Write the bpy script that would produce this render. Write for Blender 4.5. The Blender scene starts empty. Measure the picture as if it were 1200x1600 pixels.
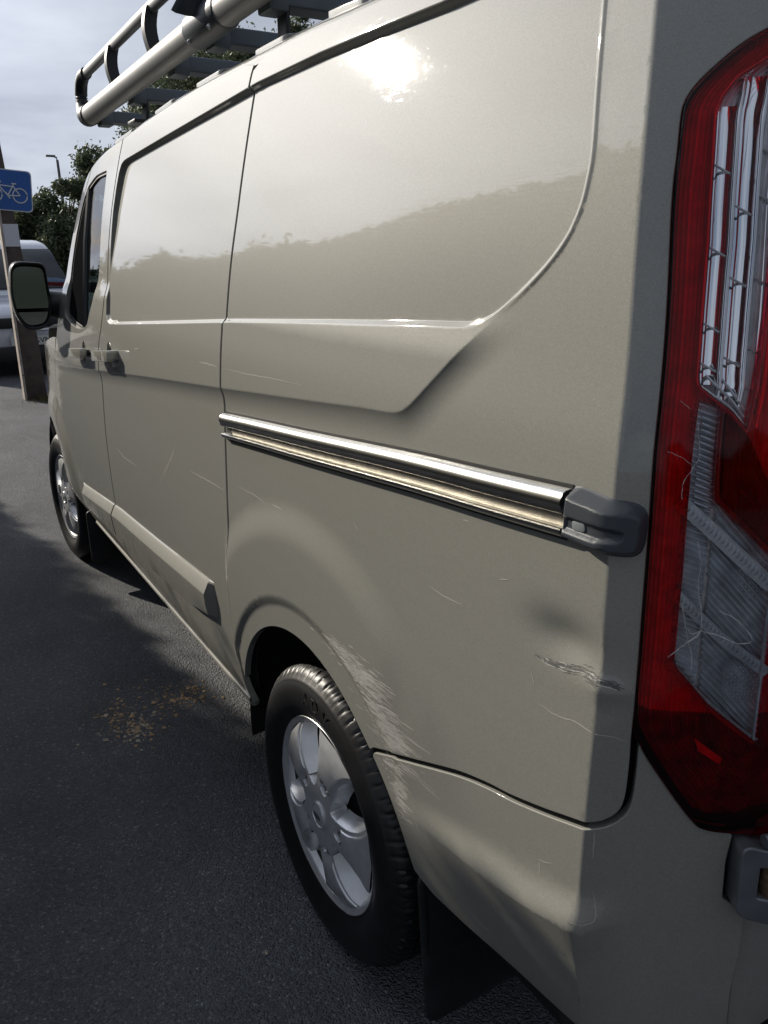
import bpy, bmesh, math, random
import numpy as np
from mathutils import Vector, Matrix, geometry, noise as mnoise
from math import radians as R, sin, cos, pi, sqrt
random.seed(7); rng=np.random.default_rng(7)
C=bpy.context.scene.collection
scene=bpy.context.scene

# ------------------------------------------------------------------ camera
CP=(-.3372,.6286,1.499); YAW,PITCH,ROLL=-.5379,-.3068,-.0096; FPX=1264.
cam=bpy.data.cameras.new('camera'); co=bpy.data.objects.new('camera',cam); C.objects.link(co); scene.camera=co
fw=Vector((cos(YAW)*cos(PITCH),sin(YAW)*cos(PITCH),sin(PITCH))); rt=Vector((sin(YAW),-cos(YAW),0)); up=rt.cross(fw)
r2=cos(ROLL)*rt+sin(ROLL)*up; u2=-sin(ROLL)*rt+cos(ROLL)*up
m=Matrix.Identity(4)
for i in range(3): m[i][0]=r2[i]; m[i][1]=u2[i]; m[i][2]=-fw[i]; m[i][3]=CP[i]
co.matrix_world=m
cam.sensor_fit='VERTICAL'; cam.sensor_height=32.; cam.lens=32.*FPX/1600.; cam.clip_start=.02; cam.clip_end=2000

# ------------------------------------------------------------------ sun and sky
AZ,EL=R(23.4),R(23.7)
SD=Vector((cos(AZ)*cos(EL),sin(AZ)*cos(EL),sin(EL)))
sl=bpy.data.lights.new('sun','SUN'); sl.energy=3.7; sl.angle=R(.6); sl.color=(1,.92,.79)
so=bpy.data.objects.new('sun',sl); C.objects.link(so); so.rotation_euler=SD.to_track_quat('Z','Y').to_euler(); so.location=SD*40
w=bpy.data.worlds.new('World'); scene.world=w; w.use_nodes=True
nt=w.node_tree; nt.nodes.clear()
def wn(t,**k):
    n=nt.nodes.new(t)
    for a,b in k.items(): setattr(n,a,b)
    return n
L=nt.links.new
sky=wn('ShaderNodeTexSky',sky_type='NISHITA',sun_disc=False,sun_elevation=EL,sun_rotation=pi/2-AZ,air_density=1.2,dust_density=2.5,ozone_density=1.5)
tc=wn('ShaderNodeTexCoord'); sp=wn('ShaderNodeSeparateXYZ'); L(tc.outputs['Generated'],sp.inputs[0])
def wm(op,a,b=None,c=None):
    n=wn('ShaderNodeMath',operation=op)
    for i,v in enumerate((a,b,c)):
        if v is None: continue
        if hasattr(v,'default_value'): L(v,n.inputs[i])
        else: n.inputs[i].default_value=v
    return n.outputs[0]
zz=wm('ADD',wm('MAXIMUM',sp.outputs[2],0.),.22)
cx=wm('DIVIDE',sp.outputs[0],zz); cy=wm('DIVIDE',sp.outputs[1],zz)
cb=wn('ShaderNodeCombineXYZ'); L(cx,cb.inputs[0]); L(cy,cb.inputs[1])
def wnoise(scale,detail,off):
    mp=wn('ShaderNodeMapping'); mp.inputs['Location'].default_value=off; L(cb.outputs[0],mp.inputs[0])
    n=wn('ShaderNodeTexNoise'); n.inputs['Scale'].default_value=scale; n.inputs['Detail'].default_value=detail; n.inputs['Roughness'].default_value=.55; n.inputs['Distortion'].default_value=.3
    L(mp.outputs[0],n.inputs['Vector']); return n.outputs['Fac']
n1=wnoise(.75,7,(3.1,1.7,0)); n2=wnoise(2.1,5,(9,3,0))
cr=wn('ShaderNodeValToRGB'); L(wm('ADD',wm('MULTIPLY',n1,.8),wm('MULTIPLY',n2,.2)),cr.inputs[0])
e=cr.color_ramp.elements
e[0].position=.38; e[0].color=(.185,.21,.275,1); e[1].position=.68; e[1].color=(.48,.515,.575,1)
x=cr.color_ramp.elements.new(.50); x.color=(.33,.36,.425,1)
# thin cloud brightens towards the sun
dt=wn('ShaderNodeVectorMath',operation='DOT_PRODUCT'); L(tc.outputs['Generated'],dt.inputs[0]); dt.inputs[1].default_value=SD
dd=wm('MAXIMUM',dt.outputs['Value'],0.)
gl=wm('ADD',wm('MULTIPLY',wm('POWER',dd,4.),2.2),wm('MULTIPLY',wm('POWER',dd,60.),.9))
gl=wm('ADD',gl,1.)
vm=wn('ShaderNodeVectorMath',operation='SCALE'); L(cr.outputs[0],vm.inputs[0]); L(gl,vm.inputs['Scale'])
bg1=wn('ShaderNodeBackground'); L(sky.outputs[0],bg1.inputs[0]); bg1.inputs[1].default_value=.06
bg2=wn('ShaderNodeBackground'); L(vm.outputs[0],bg2.inputs[0]); bg2.inputs[1].default_value=.68
cov=wn('ShaderNodeMapRange'); L(n1,cov.inputs[0]); cov.inputs[1].default_value=.30; cov.inputs[2].default_value=.45; cov.inputs[3].default_value=.6; cov.inputs[4].default_value=.97
mx=wn('ShaderNodeMixShader'); L(cov.outputs[0],mx.inputs[0]); L(bg1.outputs[0],mx.inputs[1]); L(bg2.outputs[0],mx.inputs[2])
ow=wn('ShaderNodeOutputWorld'); L(mx.outputs[0],ow.inputs[0])
scene.view_settings.view_transform='Standard'; scene.view_settings.look='None'; scene.view_settings.gamma=1; scene.view_settings.use_curve_mapping=False
scene.view_settings.exposure=.42
scene.cycles.max_bounces=8; scene.cycles.transparent_max_bounces=16; scene.cycles.use_denoising=True
scene.cycles.caustics_reflective=False; scene.cycles.caustics_refractive=False

# ------------------------------------------------------------------ helpers
def link(o,parent=None):
    C.objects.link(o)
    if parent is not None: o.parent=parent
    return o
def tag(o,label=None,cat=None,group=None,kind=None):
    if label: o['label']=label
    if cat: o['category']=cat
    if group: o['group']=group
    if kind: o['kind']=kind
    return o
def empty(name,loc=(0,0,0),rz=0):
    o=bpy.data.objects.new(name,None); o.location=loc; o.rotation_euler=(0,0,rz); return link(o)
def mobj(name,V,Fc,mat,parent=None,smooth=True,normals=None):
    me=bpy.data.meshes.new(name)
    V=np.asarray(V,float)
    me.from_pydata(V.tolist() if len(V) else [],[],[tuple(int(i) for i in f) for f in Fc])
    if mat is not None: me.materials.append(mat)
    if smooth: me.shade_smooth()
    if normals is not None: me.normals_split_custom_set_from_vertices([tuple(n) for n in normals])
    me.update()
    return link(bpy.data.objects.new(name,me),parent)
class MB:
    def __init__(s): s.v=[]; s.f=[]
    def add(s,V,Fc):
        o=len(s.v); s.v+= [tuple(map(float,v)) for v in V]; s.f+=[tuple(int(i)+o for i in f) for f in Fc]; return s
    def box(s,c,d,rot=None):
        V=[Vector((x*d[0]/2,y*d[1]/2,z*d[2]/2)) for x in(-1,1) for y in(-1,1) for z in(-1,1)]
        if rot is not None: V=[rot@v for v in V]
        V=[v+Vector(c) for v in V]
        return s.add(V,[(0,1,3,2),(4,6,7,5),(0,4,5,1),(2,3,7,6),(0,2,6,4),(1,5,7,3)])
    def tube(s,P,r,n=12,cap=True,sc=(1,1)):
        P=[Vector(tuple(float(v) for v in q)) for q in P]; r=[float(v) for v in r] if hasattr(r,"__len__") else r; k=len(P); rr=r if hasattr(r,'__len__') else [r]*k
        ref=Vector((0,0,1)); V=[]
        for i,q in enumerate(P):
            t=(P[min(i+1,k-1)]-P[max(i-1,0)]).normalized()
            a=t.cross(ref)
            if a.length<.05: a=t.cross(Vector((0,1,0)))
            a.normalize(); b=a.cross(t).normalized()
            V+=[q+rr[i]*(sc[0]*cos(2*pi*j/n)*a+sc[1]*sin(2*pi*j/n)*b) for j in range(n)]
        Fc=[(i*n+j,i*n+(j+1)%n,(i+1)*n+(j+1)%n,(i+1)*n+j) for i in range(k-1) for j in range(n)]
        if cap: Fc+=[tuple(range(n))[::-1],tuple(range((k-1)*n,k*n))]
        return s.add(V,Fc)
    def prism(s,P2,fn0,fn1):
        """closed outline, mapped by fn0 (bottom) and fn1 (top)"""
        n=len(P2); V=[fn0(p) for p in P2]+[fn1(p) for p in P2]
        return s.add(V,[tuple(range(n))[::-1],tuple(range(n,2*n))]+[(i,(i+1)%n,n+(i+1)%n,n+i) for i in range(n)])
    def build(s,name,mat,parent=None,smooth=False,bevel=0,seg=2,auto=None):
        o=mobj(name,s.v,s.f,mat,parent,smooth)
        bm=bmesh.new(); bm.from_mesh(o.data); bmesh.ops.recalc_face_normals(bm,faces=bm.faces)
        if bevel: bmesh.ops.bevel(bm,geom=bm.edges[:],offset=bevel,segments=seg,affect='EDGES',profile=.5,clamp_overlap=True)
        bm.to_mesh(o.data); bm.free()
        if smooth or bevel:
            o.data.shade_smooth()
            if auto is None: auto=35
            o.data.set_sharp_from_angle(angle=R(auto))
        return o
def grid_obj(name,G,mat,parent=None,closed_v=False,smooth=True,normals=None):
    """G: array [a][b][3]"""
    a,b=G.shape[:2]; idx=np.arange(a*b).reshape(a,b)
    Fc=[]
    for i in range(a-1):
        for j in range(b if closed_v else b-1):
            j2=(j+1)%b; Fc.append((idx[i,j],idx[i,j2],idx[i+1,j2],idx[i+1,j]))
    return mobj(name,G.reshape(-1,3),Fc,mat,parent,smooth,normals)
# ------------------------------------------------------------------ materials
def mat(name,col=(.5,.5,.5),rough=.5,metal=0.,coat=0.,coat_rough=.03,spec=.5,bump=None,var=None,trans=0.):
    m=bpy.data.materials.new(name); m.use_nodes=True; t=m.node_tree; b=t.nodes['Principled BSDF']
    b.inputs['Base Color'].default_value=(*col,1); b.inputs['Roughness'].default_value=rough; b.inputs['Metallic'].default_value=metal
    b.inputs['Coat Weight'].default_value=coat; b.inputs['Coat Roughness'].default_value=coat_rough; b.inputs['Specular IOR Level'].default_value=spec
    b.inputs['Transmission Weight'].default_value=trans
    tcn=t.nodes.new('ShaderNodeTexCoord')
    if var:      # (scale, amount, detail) colour variation
        n=t.nodes.new('ShaderNodeTexNoise'); n.inputs['Scale'].default_value=var[0]; n.inputs['Detail'].default_value=var[2]; t.links.new(tcn.outputs['Object'],n.inputs['Vector'])
        r=t.nodes.new('ShaderNodeValToRGB'); t.links.new(n.outputs['Fac'],r.inputs[0])
        r.color_ramp.elements[0].position=.3; r.color_ramp.elements[1].position=.7
        r.color_ramp.elements[0].color=(*[c*(1-var[1]) for c in col],1); r.color_ramp.elements[1].color=(*[min(1,c*(1+var[1])) for c in col],1)
        t.links.new(r.outputs[0],b.inputs['Base Color'])
    if bump:     # (scale, strength, distance)
        n=t.nodes.new('ShaderNodeTexNoise'); n.inputs['Scale'].default_value=bump[0]; n.inputs['Detail'].default_value=4; t.links.new(tcn.outputs['Object'],n.inputs['Vector'])
        bp=t.nodes.new('ShaderNodeBump'); bp.inputs['Strength'].default_value=bump[1]; bp.inputs['Distance'].default_value=bump[2]
        t.links.new(n.outputs['Fac'],bp.inputs['Height']); t.links.new(bp.outputs[0],b.inputs['Normal'])
    return m
def nodes_of(m): return m.node_tree,m.node_tree.nodes,m.node_tree.links.new,m.node_tree.nodes['Principled BSDF']
def paint_mat():
    m=mat('champagne_silver_paint',(.45,.43,.365),.62,.13,1.0,.032); t,nd,lk,b=nodes_of(m); b.inputs['Coat IOR'].default_value=1.72; b.inputs['Specular IOR Level'].default_value=.25
    tcn=nd.new('ShaderNodeTexCoord')
    # metal flake: tiny cells that tilt and tint
    v=nd.new('ShaderNodeTexVoronoi'); v.inputs['Scale'].default_value=900; lk(tcn.outputs['Object'],v.inputs['Vector'])
    cr=nd.new('ShaderNodeValToRGB'); lk(v.outputs['Color'],cr.inputs[0])
    cr.color_ramp.elements[0].color=(.212,.210,.188,1); cr.color_ramp.elements[1].color=(.300,.297,.266,1)
    # road film: faint dust
    n=nd.new('ShaderNodeTexNoise'); n.inputs['Scale'].default_value=2.3; n.inputs['Detail'].default_value=8; lk(tcn.outputs['Object'],n.inputs['Vector'])
    r2=nd.new('ShaderNodeMapRange'); lk(n.outputs['Fac'],r2.inputs[0]); r2.inputs[1].default_value=.35; r2.inputs[2].default_value=.75; r2.inputs[3].default_value=0.; r2.inputs[4].default_value=.22
    mx=nd.new('ShaderNodeMix'); mx.data_type='RGBA'; lk(r2.outputs[0],mx.inputs[0]); lk(cr.outputs[0],mx.inputs[6]); mx.inputs[7].default_value=(.265,.254,.222,1)
    # splash dirt thrown up behind the wheels and along the sill
    sx=nd.new('ShaderNodeSeparateXYZ'); lk(tcn.outputs['Object'],sx.inputs[0])
    dn=nd.new('ShaderNodeTexNoise'); dn.inputs['Scale'].default_value=26; dn.inputs['Detail'].default_value=9; dn.inputs['Roughness'].default_value=.7; lk(tcn.outputs['Object'],dn.inputs['Vector'])
    zr=nd.new('ShaderNodeMapRange'); lk(sx.outputs[2],zr.inputs[0]); zr.inputs[1].default_value=.95; zr.inputs[2].default_value=.36; zr.inputs[3].default_value=-.30; zr.inputs[4].default_value=.10
    da=nd.new('ShaderNodeMath'); da.operation='ADD'; lk(dn.outputs['Fac'],da.inputs[0]); lk(zr.outputs[0],da.inputs[1])
    dm=nd.new('ShaderNodeMapRange'); lk(da.outputs[0],dm.inputs[0]); dm.inputs[1].default_value=.42; dm.inputs[2].default_value=.75; dm.inputs[3].default_value=0.; dm.inputs[4].default_value=.55
    mx2=nd.new('ShaderNodeMix'); mx2.data_type='RGBA'; lk(dm.outputs[0],mx2.inputs[0]); lk(mx.outputs[2],mx2.inputs[6]); mx2.inputs[7].default_value=(.20,.185,.155,1)
    lk(mx2.outputs[2],b.inputs['Base Color'])
    cw=nd.new('ShaderNodeMapRange'); lk(dm.outputs[0],cw.inputs[0]); cw.inputs[2].default_value=.55; cw.inputs[3].default_value=1.; cw.inputs[4].default_value=.25; lk(cw.outputs[0],b.inputs['Coat Weight'])
    r3=nd.new('ShaderNodeMapRange'); lk(n.outputs['Fac'],r3.inputs[0]); r3.inputs[1].default_value=.3; r3.inputs[2].default_value=.8; r3.inputs[3].default_value=.022; r3.inputs[4].default_value=.036
    lk(r3.outputs[0],b.inputs['Coat Roughness'])
    # wash marks: fine, mostly horizontal scratches in the lacquer
    mp=nd.new('ShaderNodeMapping'); mp.inputs['Scale'].default_value=(22,22,900); mp.inputs['Rotation'].default_value=(0,R(6),0); lk(tcn.outputs['Object'],mp.inputs[0])
    s1=nd.new('ShaderNodeTexNoise'); s1.inputs['Scale'].default_value=1.; s1.inputs['Detail'].default_value=3; lk(mp.outputs[0],s1.inputs['Vector'])
    mp2=nd.new('ShaderNodeMapping'); mp2.inputs['Scale'].default_value=(420,420,60); mp2.inputs['Rotation'].default_value=(0,R(-24),0); lk(tcn.outputs['Object'],mp2.inputs[0])
    s2=nd.new('ShaderNodeTexNoise'); s2.inputs['Scale'].default_value=1.; s2.inputs['Detail'].default_value=2; lk(mp2.outputs[0],s2.inputs['Vector'])
    def thr(f,lo,hi):
        q=nd.new('ShaderNodeMapRange'); lk(f,q.inputs[0]); q.inputs[1].default_value=lo; q.inputs[2].default_value=hi; return q.outputs[0]
    pt=nd.new('ShaderNodeTexNoise'); pt.inputs['Scale'].default_value=3.2; pt.inputs['Detail'].default_value=3; lk(tcn.outputs['Object'],pt.inputs['Vector'])
    p1=nd.new('ShaderNodeMath'); p1.operation='MULTIPLY'; lk(thr(s1.outputs['Fac'],.60,.72),p1.inputs[0]); lk(thr(pt.outputs['Fac'],.38,.62),p1.inputs[1])
    ad=nd.new('ShaderNodeMath'); ad.operation='MULTIPLY_ADD'; lk(thr(s2.outputs['Fac'],.64,.74),ad.inputs[0]); ad.inputs[1].default_value=.5; lk(p1.outputs[0],ad.inputs[2])
    bp=nd.new('ShaderNodeBump'); bp.inputs['Strength'].default_value=.12; bp.inputs['Distance'].default_value=.00016; lk(ad.outputs[0],bp.inputs['Height'])
    lk(bp.outputs[0],b.inputs['Coat Normal'])
    b1=nd.new('ShaderNodeBump'); b1.inputs['Strength'].default_value=.25; b1.inputs['Distance'].default_value=.0004; lk(v.outputs['Distance'],b1.inputs['Height']); lk(b1.outputs[0],b.inputs['Normal'])
    return m
def lens_mat(name,tint,gloss=.06,ribs=None,ior=1.38):
    """moulded plastic lens: tinted transmission with a Fresnel sheen"""
    m=bpy.data.materials.new(name); m.use_nodes=True; t=m.node_tree; nd=t.nodes; lk=t.links.new; nd.clear()
    tr=nd.new('ShaderNodeBsdfTransparent'); tr.inputs[0].default_value=(*tint,1)
    g=nd.new('ShaderNodeBsdfGlossy'); g.inputs['Roughness'].default_value=gloss
    f=nd.new('ShaderNodeFresnel'); f.inputs[0].default_value=ior
    mx=nd.new('ShaderNodeMixShader'); lk(f.outputs[0],mx.inputs[0]); lk(tr.outputs[0],mx.inputs[1]); lk(g.outputs[0],mx.inputs[2])
    o=nd.new('ShaderNodeOutputMaterial'); lk(mx.outputs[0],o.inputs[0])
    if ribs:
        tcn=nd.new('ShaderNodeTexCoord'); n=nd.new('ShaderNodeTexNoise'); n.inputs['Scale'].default_value=ribs[0]; lk(tcn.outputs['Object'],n.inputs['Vector'])
        bp=nd.new('ShaderNodeBump'); bp.inputs['Strength'].default_value=ribs[1]; bp.inputs['Distance'].default_value=.001; lk(n.outputs['Fac'],bp.inputs['Height']); lk(bp.outputs[0],g.inputs['Normal']); lk(bp.outputs[0],f.inputs['Normal'])
    return m
def asphalt_mat():
    m=mat('asphalt',(.05,.05,.052),.82); t,nd,lk,b=nodes_of(m); tcn=nd.new('ShaderNodeTexCoord')
    def nz(s,d=6,rg=.6):
        n=nd.new('ShaderNodeTexNoise'); n.inputs['Scale'].default_value=s; n.inputs['Detail'].default_value=d; n.inputs['Roughness'].default_value=rg; lk(tcn.outputs['Object'],n.inputs['Vector']); return n.outputs['Fac']
    v=nd.new('ShaderNodeTexVoronoi'); v.inputs['Scale'].default_value=190; lk(tcn.outputs['Object'],v.inputs['Vector'])
    v2=nd.new('ShaderNodeTexVoronoi'); v2.inputs['Scale'].default_value=110; lk(tcn.outputs['Object'],v2.inputs['Vector'])
    cr=nd.new('ShaderNodeValToRGB'); lk(v.outputs['Color'],cr.inputs[0]); e=cr.color_ramp.elements
    e[0].position=.0; e[0].color=(.095,.100,.116,1); e[1].position=1.; e[1].color=(.38,.38,.385,1)
    q=e.new(.80); q.color=(.155,.160,.174,1)
    mr=nd.new('ShaderNodeMapRange'); lk(nz(1.3,7),mr.inputs[0]); mr.inputs[1].default_value=.3; mr.inputs[2].default_value=.72; mr.inputs[3].default_value=.70; mr.inputs[4].default_value=1.45
    mu=nd.new('ShaderNodeVectorMath'); mu.operation='SCALE'; lk(cr.outputs[0],mu.inputs[0]); lk(mr.outputs[0],mu.inputs['Scale'])
    # pale dusty streaks
    mp=nd.new('ShaderNodeMapping'); mp.inputs['Scale'].default_value=(.5,2.2,1); mp.inputs['Rotation'].default_value=(0,0,R(25)); lk(tcn.outputs['Object'],mp.inputs[0])
    n3=nd.new('ShaderNodeTexNoise'); n3.inputs['Scale'].default_value=1.6; n3.inputs['Detail'].default_value=8; n3.inputs['Distortion'].default_value=.8; lk(mp.outputs[0],n3.inputs['Vector'])
    m3=nd.new('ShaderNodeMapRange'); lk(n3.outputs['Fac'],m3.inputs[0]); m3.inputs[1].default_value=.56; m3.inputs[2].default_value=.78; m3.inputs[3].default_value=0; m3.inputs[4].default_value=.45
    mx=nd.new('ShaderNodeMix'); mx.data_type='RGBA'; lk(m3.outputs[0],mx.inputs[0]); lk(mu.outputs[0],mx.inputs[6]); mx.inputs[7].default_value=(.245,.24,.23,1)
    lk(mx.outputs[2],b.inputs['Base Color'])
    a1=nd.new('ShaderNodeMath'); a1.operation='MULTIPLY_ADD'; lk(v.outputs['Distance'],a1.inputs[0]); a1.inputs[1].default_value=-.8; lk(nz(90,5),a1.inputs[2])
    a2=nd.new('ShaderNodeMath'); a2.operation='MULTIPLY_ADD'; lk(v2.outputs['Distance'],a2.inputs[0]); a2.inputs[1].default_value=-.6; lk(a1.outputs[0],a2.inputs[2])
    bp=nd.new('ShaderNodeBump'); bp.inputs['Strength'].default_value=1.; bp.inputs['Distance'].default_value=.014; lk(a2.outputs[0],bp.inputs['Height']); lk(bp.outputs[0],b.inputs['Normal'])
    return m
def leaf_mat(name,c0,c1):
    m=bpy.data.materials.new(name); m.use_nodes=True; t=m.node_tree; nd=t.nodes; lk=t.links.new; b=nd['Principled BSDF']
    tcn=nd.new('ShaderNodeTexCoord'); n=nd.new('ShaderNodeTexNoise'); n.inputs['Scale'].default_value=5; n.inputs['Detail'].default_value=6; lk(tcn.outputs['Object'],n.inputs['Vector'])
    r=nd.new('ShaderNodeValToRGB'); lk(n.outputs['Fac'],r.inputs[0]); r.color_ramp.elements[0].position=.35; r.color_ramp.elements[1].position=.65
    r.color_ramp.elements[0].color=(*c0,1); r.color_ramp.elements[1].color=(*c1,1); lk(r.outputs[0],b.inputs['Base Color']); b.inputs['Roughness'].default_value=.55
    tl=nd.new('ShaderNodeBsdfTranslucent'); lk(r.outputs[0],tl.inputs[0]); mx=nd.new('ShaderNodeMixShader'); mx.inputs[0].default_value=.35
    lk(b.outputs[0],mx.inputs[1]); lk(tl.outputs[0],mx.inputs[2]); lk(mx.outputs[0],nd['Material Output'].inputs[0])
    return m
PAINT=paint_mat()
HANDLE=mat('sunlit_handle_paint',(.50,.485,.43),.28,.4,1.,.05)  # brighter than the body paint: sunlight on the bars put into the colour
BLACK=mat('black_plastic',(.018,.019,.021),.45,bump=(900,.15,.0005))
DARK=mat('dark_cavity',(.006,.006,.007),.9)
SEAL=mat('black_seal_and_gap_shade',(.012,.012,.013),.6)
TRIM=mat('matt_black_trim',(.010,.010,.011),1.,spec=0.)
GREYP=mat('dark_grey_plastic',(.045,.052,.062),.42,bump=(1400,.35,.0004))
CHROME=mat('bright_metal',(.62,.61,.58),.25,1.,bump=(60,.02,.002),var=(30,.12,5))
CHANNEL=mat('greasy_channel_metal',(.37,.345,.29),.5,.75,var=(45,.25,6))
RUBBER=mat('tyre_rubber',(.008,.008,.009),.42,bump=(260,.35,.0006),var=(35,.35,6))
ALLOY=mat('silver_alloy_paint',(.66,.67,.69),.33,.55,.5,.1,var=(40,.08,6),bump=(700,.05,.0003))
BARREL=mat('shade_dark_rim_barrel',(.05,.05,.052),.6,.3,var=(25,.3,6))  # dark colour paints in the shade seen between the spokes
ALLOYIN=mat('dull_inner_rim',(.16,.165,.175),.45,.6,var=(25,.3,6))
GLASS=lens_mat('tinted_glass',(.42,.50,.49),.0,None,1.85)
RACKM=mat('grey_rack_aluminium',(.27,.268,.262),.50,.35,var=(12,.08,5),bump=(300,.06,.0005))
RACKD=mat('slate_rack_bar',(.115,.135,.155),.5,.2,var=(14,.12,5))

# feature lines pressed into the flank, in metres (s, z)
FP={'recess':[(2.4997, 1.2887), (1.9278, 1.3264), (1.3981, 1.362), (0.9648, 1.3862), (0.64, 1.4025), (0.6258, 1.4031), (0.6112, 1.4036), (0.5973, 1.4042), (0.585, 1.4048), (0.5748, 1.4053), (0.5662, 1.4058), (0.5584, 1.4064), (0.5507, 1.4075), (0.5432, 1.409), (0.5361, 1.4107), (0.5291, 1.4128), (0.522, 1.4155), (0.5149, 1.4185), (0.5078, 1.4218), (0.5004, 1.4259), (0.492, 1.431), (0.4822, 1.4376), (0.4713, 1.4454), (0.4603, 1.4536), (0.45, 1.4615), (0.4405, 1.469), (0.4313, 1.4765), (0.4227, 1.4839), (0.4148, 1.4912), (0.4076, 1.4984), (0.401, 1.5056), (0.3951, 1.5127), (0.39, 1.52), (0.3857, 1.5274), (0.3822, 1.5349), (0.3793, 1.5425), (0.377, 1.55), (0.3753, 1.5575), (0.3744, 1.565), (0.3738, 1.5725), (0.3735, 1.58), (0.3732, 1.5866), (0.3731, 1.5925), (0.3736, 1.5997), (0.3748, 1.61), (0.3771, 1.6243), (0.3803, 1.6416), (0.3839, 1.6605), (0.3876, 1.68), (0.3916, 1.7014), (0.3959, 1.7247), (0.4001, 1.7469), (0.4036, 1.765), (0.4061, 1.7775), (0.4078, 1.7862), (0.4095, 1.7931), (0.4116, 1.8), (0.4141, 1.8075), (0.4167, 1.8144), (0.4198, 1.8207), (0.424, 1.826), (0.429, 1.8302), (0.4346, 1.8334), (0.4415, 1.836), (0.45, 1.838), (0.4608, 1.8394), (0.4735, 1.8401), (0.4869, 1.8405), (0.5, 1.841), (0.734, 1.8397), (0.8928, 1.844), (1.1172, 1.849), (1.4072, 1.8479), (1.8226, 1.8286), (2.2226, 1.8106), (2.4531, 1.7998), (2.49, 1.797), (2.52, 1.788), (2.54, 1.765), (2.556, 1.72), (2.572, 1.65), (2.575, 1.5), (2.578, 1.36), (2.572, 1.315), (2.553, 1.295), (2.525, 1.2885)],
 'band':[(4.6, 1.0086), (3.7104, 1.0586), (3.2302, 1.08), (2.7284, 1.1116), (2.2809, 1.149), (1.9297, 1.1767), (1.4405, 1.2131), (0.9926, 1.2486), (0.8, 1.2645), (0.7811, 1.2657), (0.7622, 1.2669), (0.745, 1.268), (0.73, 1.2689), (0.7167, 1.2698), (0.705, 1.271), (0.6956, 1.2725), (0.6878, 1.2743), (0.68, 1.277), (0.672, 1.2807), (0.6641, 1.2853), (0.655, 1.2915), (0.6443, 1.2999), (0.6324, 1.3099), (0.62, 1.3205), (0.6069, 1.3316), (0.5931, 1.3433), (0.58, 1.3545), (0.5683, 1.3644), (0.5572, 1.3738), (0.545, 1.384), (0.5313, 1.3953), (0.5165, 1.4075), (0.5, 1.421), (0.4819, 1.4358), (0.462, 1.452), (0.44, 1.47), (0.4148, 1.4907), (0.3874, 1.5134), (0.36, 1.536), (0.35, 1.95), (4.6, 1.95)],
 'dent':(0.3063, 1.0556)}
# ---- van side surface: (s, z) -> point.  s runs forward along the flank (s = x there) and round the rear corner
_Z=np.array([.0,.20,.30,.36,.42,.518,.645,.783,.914,1.04,1.162,1.25,1.30,1.354,1.515,1.648,1.802,1.895,2.0])
_Y=np.array([-.20,-.125,-.075,-.047,-.024,-.009,-.002,0,-.002,-.006,-.011,-.017,-.022,-.030,-.050,-.072,-.104,-.127,-.16])
def spline(x,y):
    n=len(x);h=np.diff(x);A=np.zeros((n,n));b=np.zeros(n);A[0,0]=A[-1,-1]=1
    for i in range(1,n-1):
        A[i,i-1]=h[i-1];A[i,i]=2*(h[i-1]+h[i]);A[i,i+1]=h[i];b[i]=6*((y[i+1]-y[i])/h[i]-(y[i]-y[i-1])/h[i-1])
    M=np.linalg.solve(A,b)
    def f(q):
        q=np.asarray(q,float)
        i=np.clip(np.searchsorted(x,q)-1,0,n-2);d=x[i+1]-q;e=q-x[i]
        return (M[i]*d**3+M[i+1]*e**3)/(6*h[i])+(y[i]/h[i]-M[i]*h[i]/6)*d+(y[i+1]/h[i]-M[i+1]*h[i]/6)*e
    return f
base=spline(_Z,_Y)
XC=.25
_tt=np.linspace(0,1.2,2401)
_a=np.interp(_tt,[-9,0,.008,.20,.26,5],np.radians([0,0,43,62,88,90]))
_k=np.hanning(17); _k/=_k.sum(); _a=np.convolve(np.pad(_a,8,mode='edge'),_k,'valid')
_xs=-np.concatenate([[0],np.cumsum((np.cos(_a[1:])+np.cos(_a[:-1]))/2*np.diff(_tt))])
_ys=-np.concatenate([[0],np.cumsum((np.sin(_a[1:])+np.sin(_a[:-1]))/2*np.diff(_tt))])
def sstep(a,b,x):
    t=np.clip((x-a)/(b-a),0.,1.); return t*t*(3-2*t)
def plan(x,z):
    k=np.maximum(0,x-3.55)
    w=np.clip((z-1.10)/.8,0,1)
    return -.10*k**2-.12*np.maximum(0,x-4.35)**2*3 - w*.085*np.maximum(0,x-2.45)**2
def sdist(poly,s,z):
    """signed distance to closed polygon, + inside"""
    P=np.asarray(poly,float);Q=np.roll(P,-1,0)
    d2=np.full(s.shape,1e9);ins=np.zeros(s.shape,bool)
    for (ax,az),(bx,bz) in zip(P,Q):
        ex,ez=bx-ax,bz-az
        t=np.clip(((s-ax)*ex+(z-az)*ez)/(ex*ex+ez*ez+1e-12),0,1)
        d2=np.minimum(d2,(s-ax-t*ex)**2+(z-az-t*ez)**2)
        c=((az>z)!=(bz>z))&(s<(bx-ax)*(z-az)/((bz-az) if abs(bz-az)>1e-12 else 1e-12)+ax)
        ins^=c
    d=np.sqrt(d2); return np.where(ins,d,-d)
WX,WZ=1.022,.335
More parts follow.
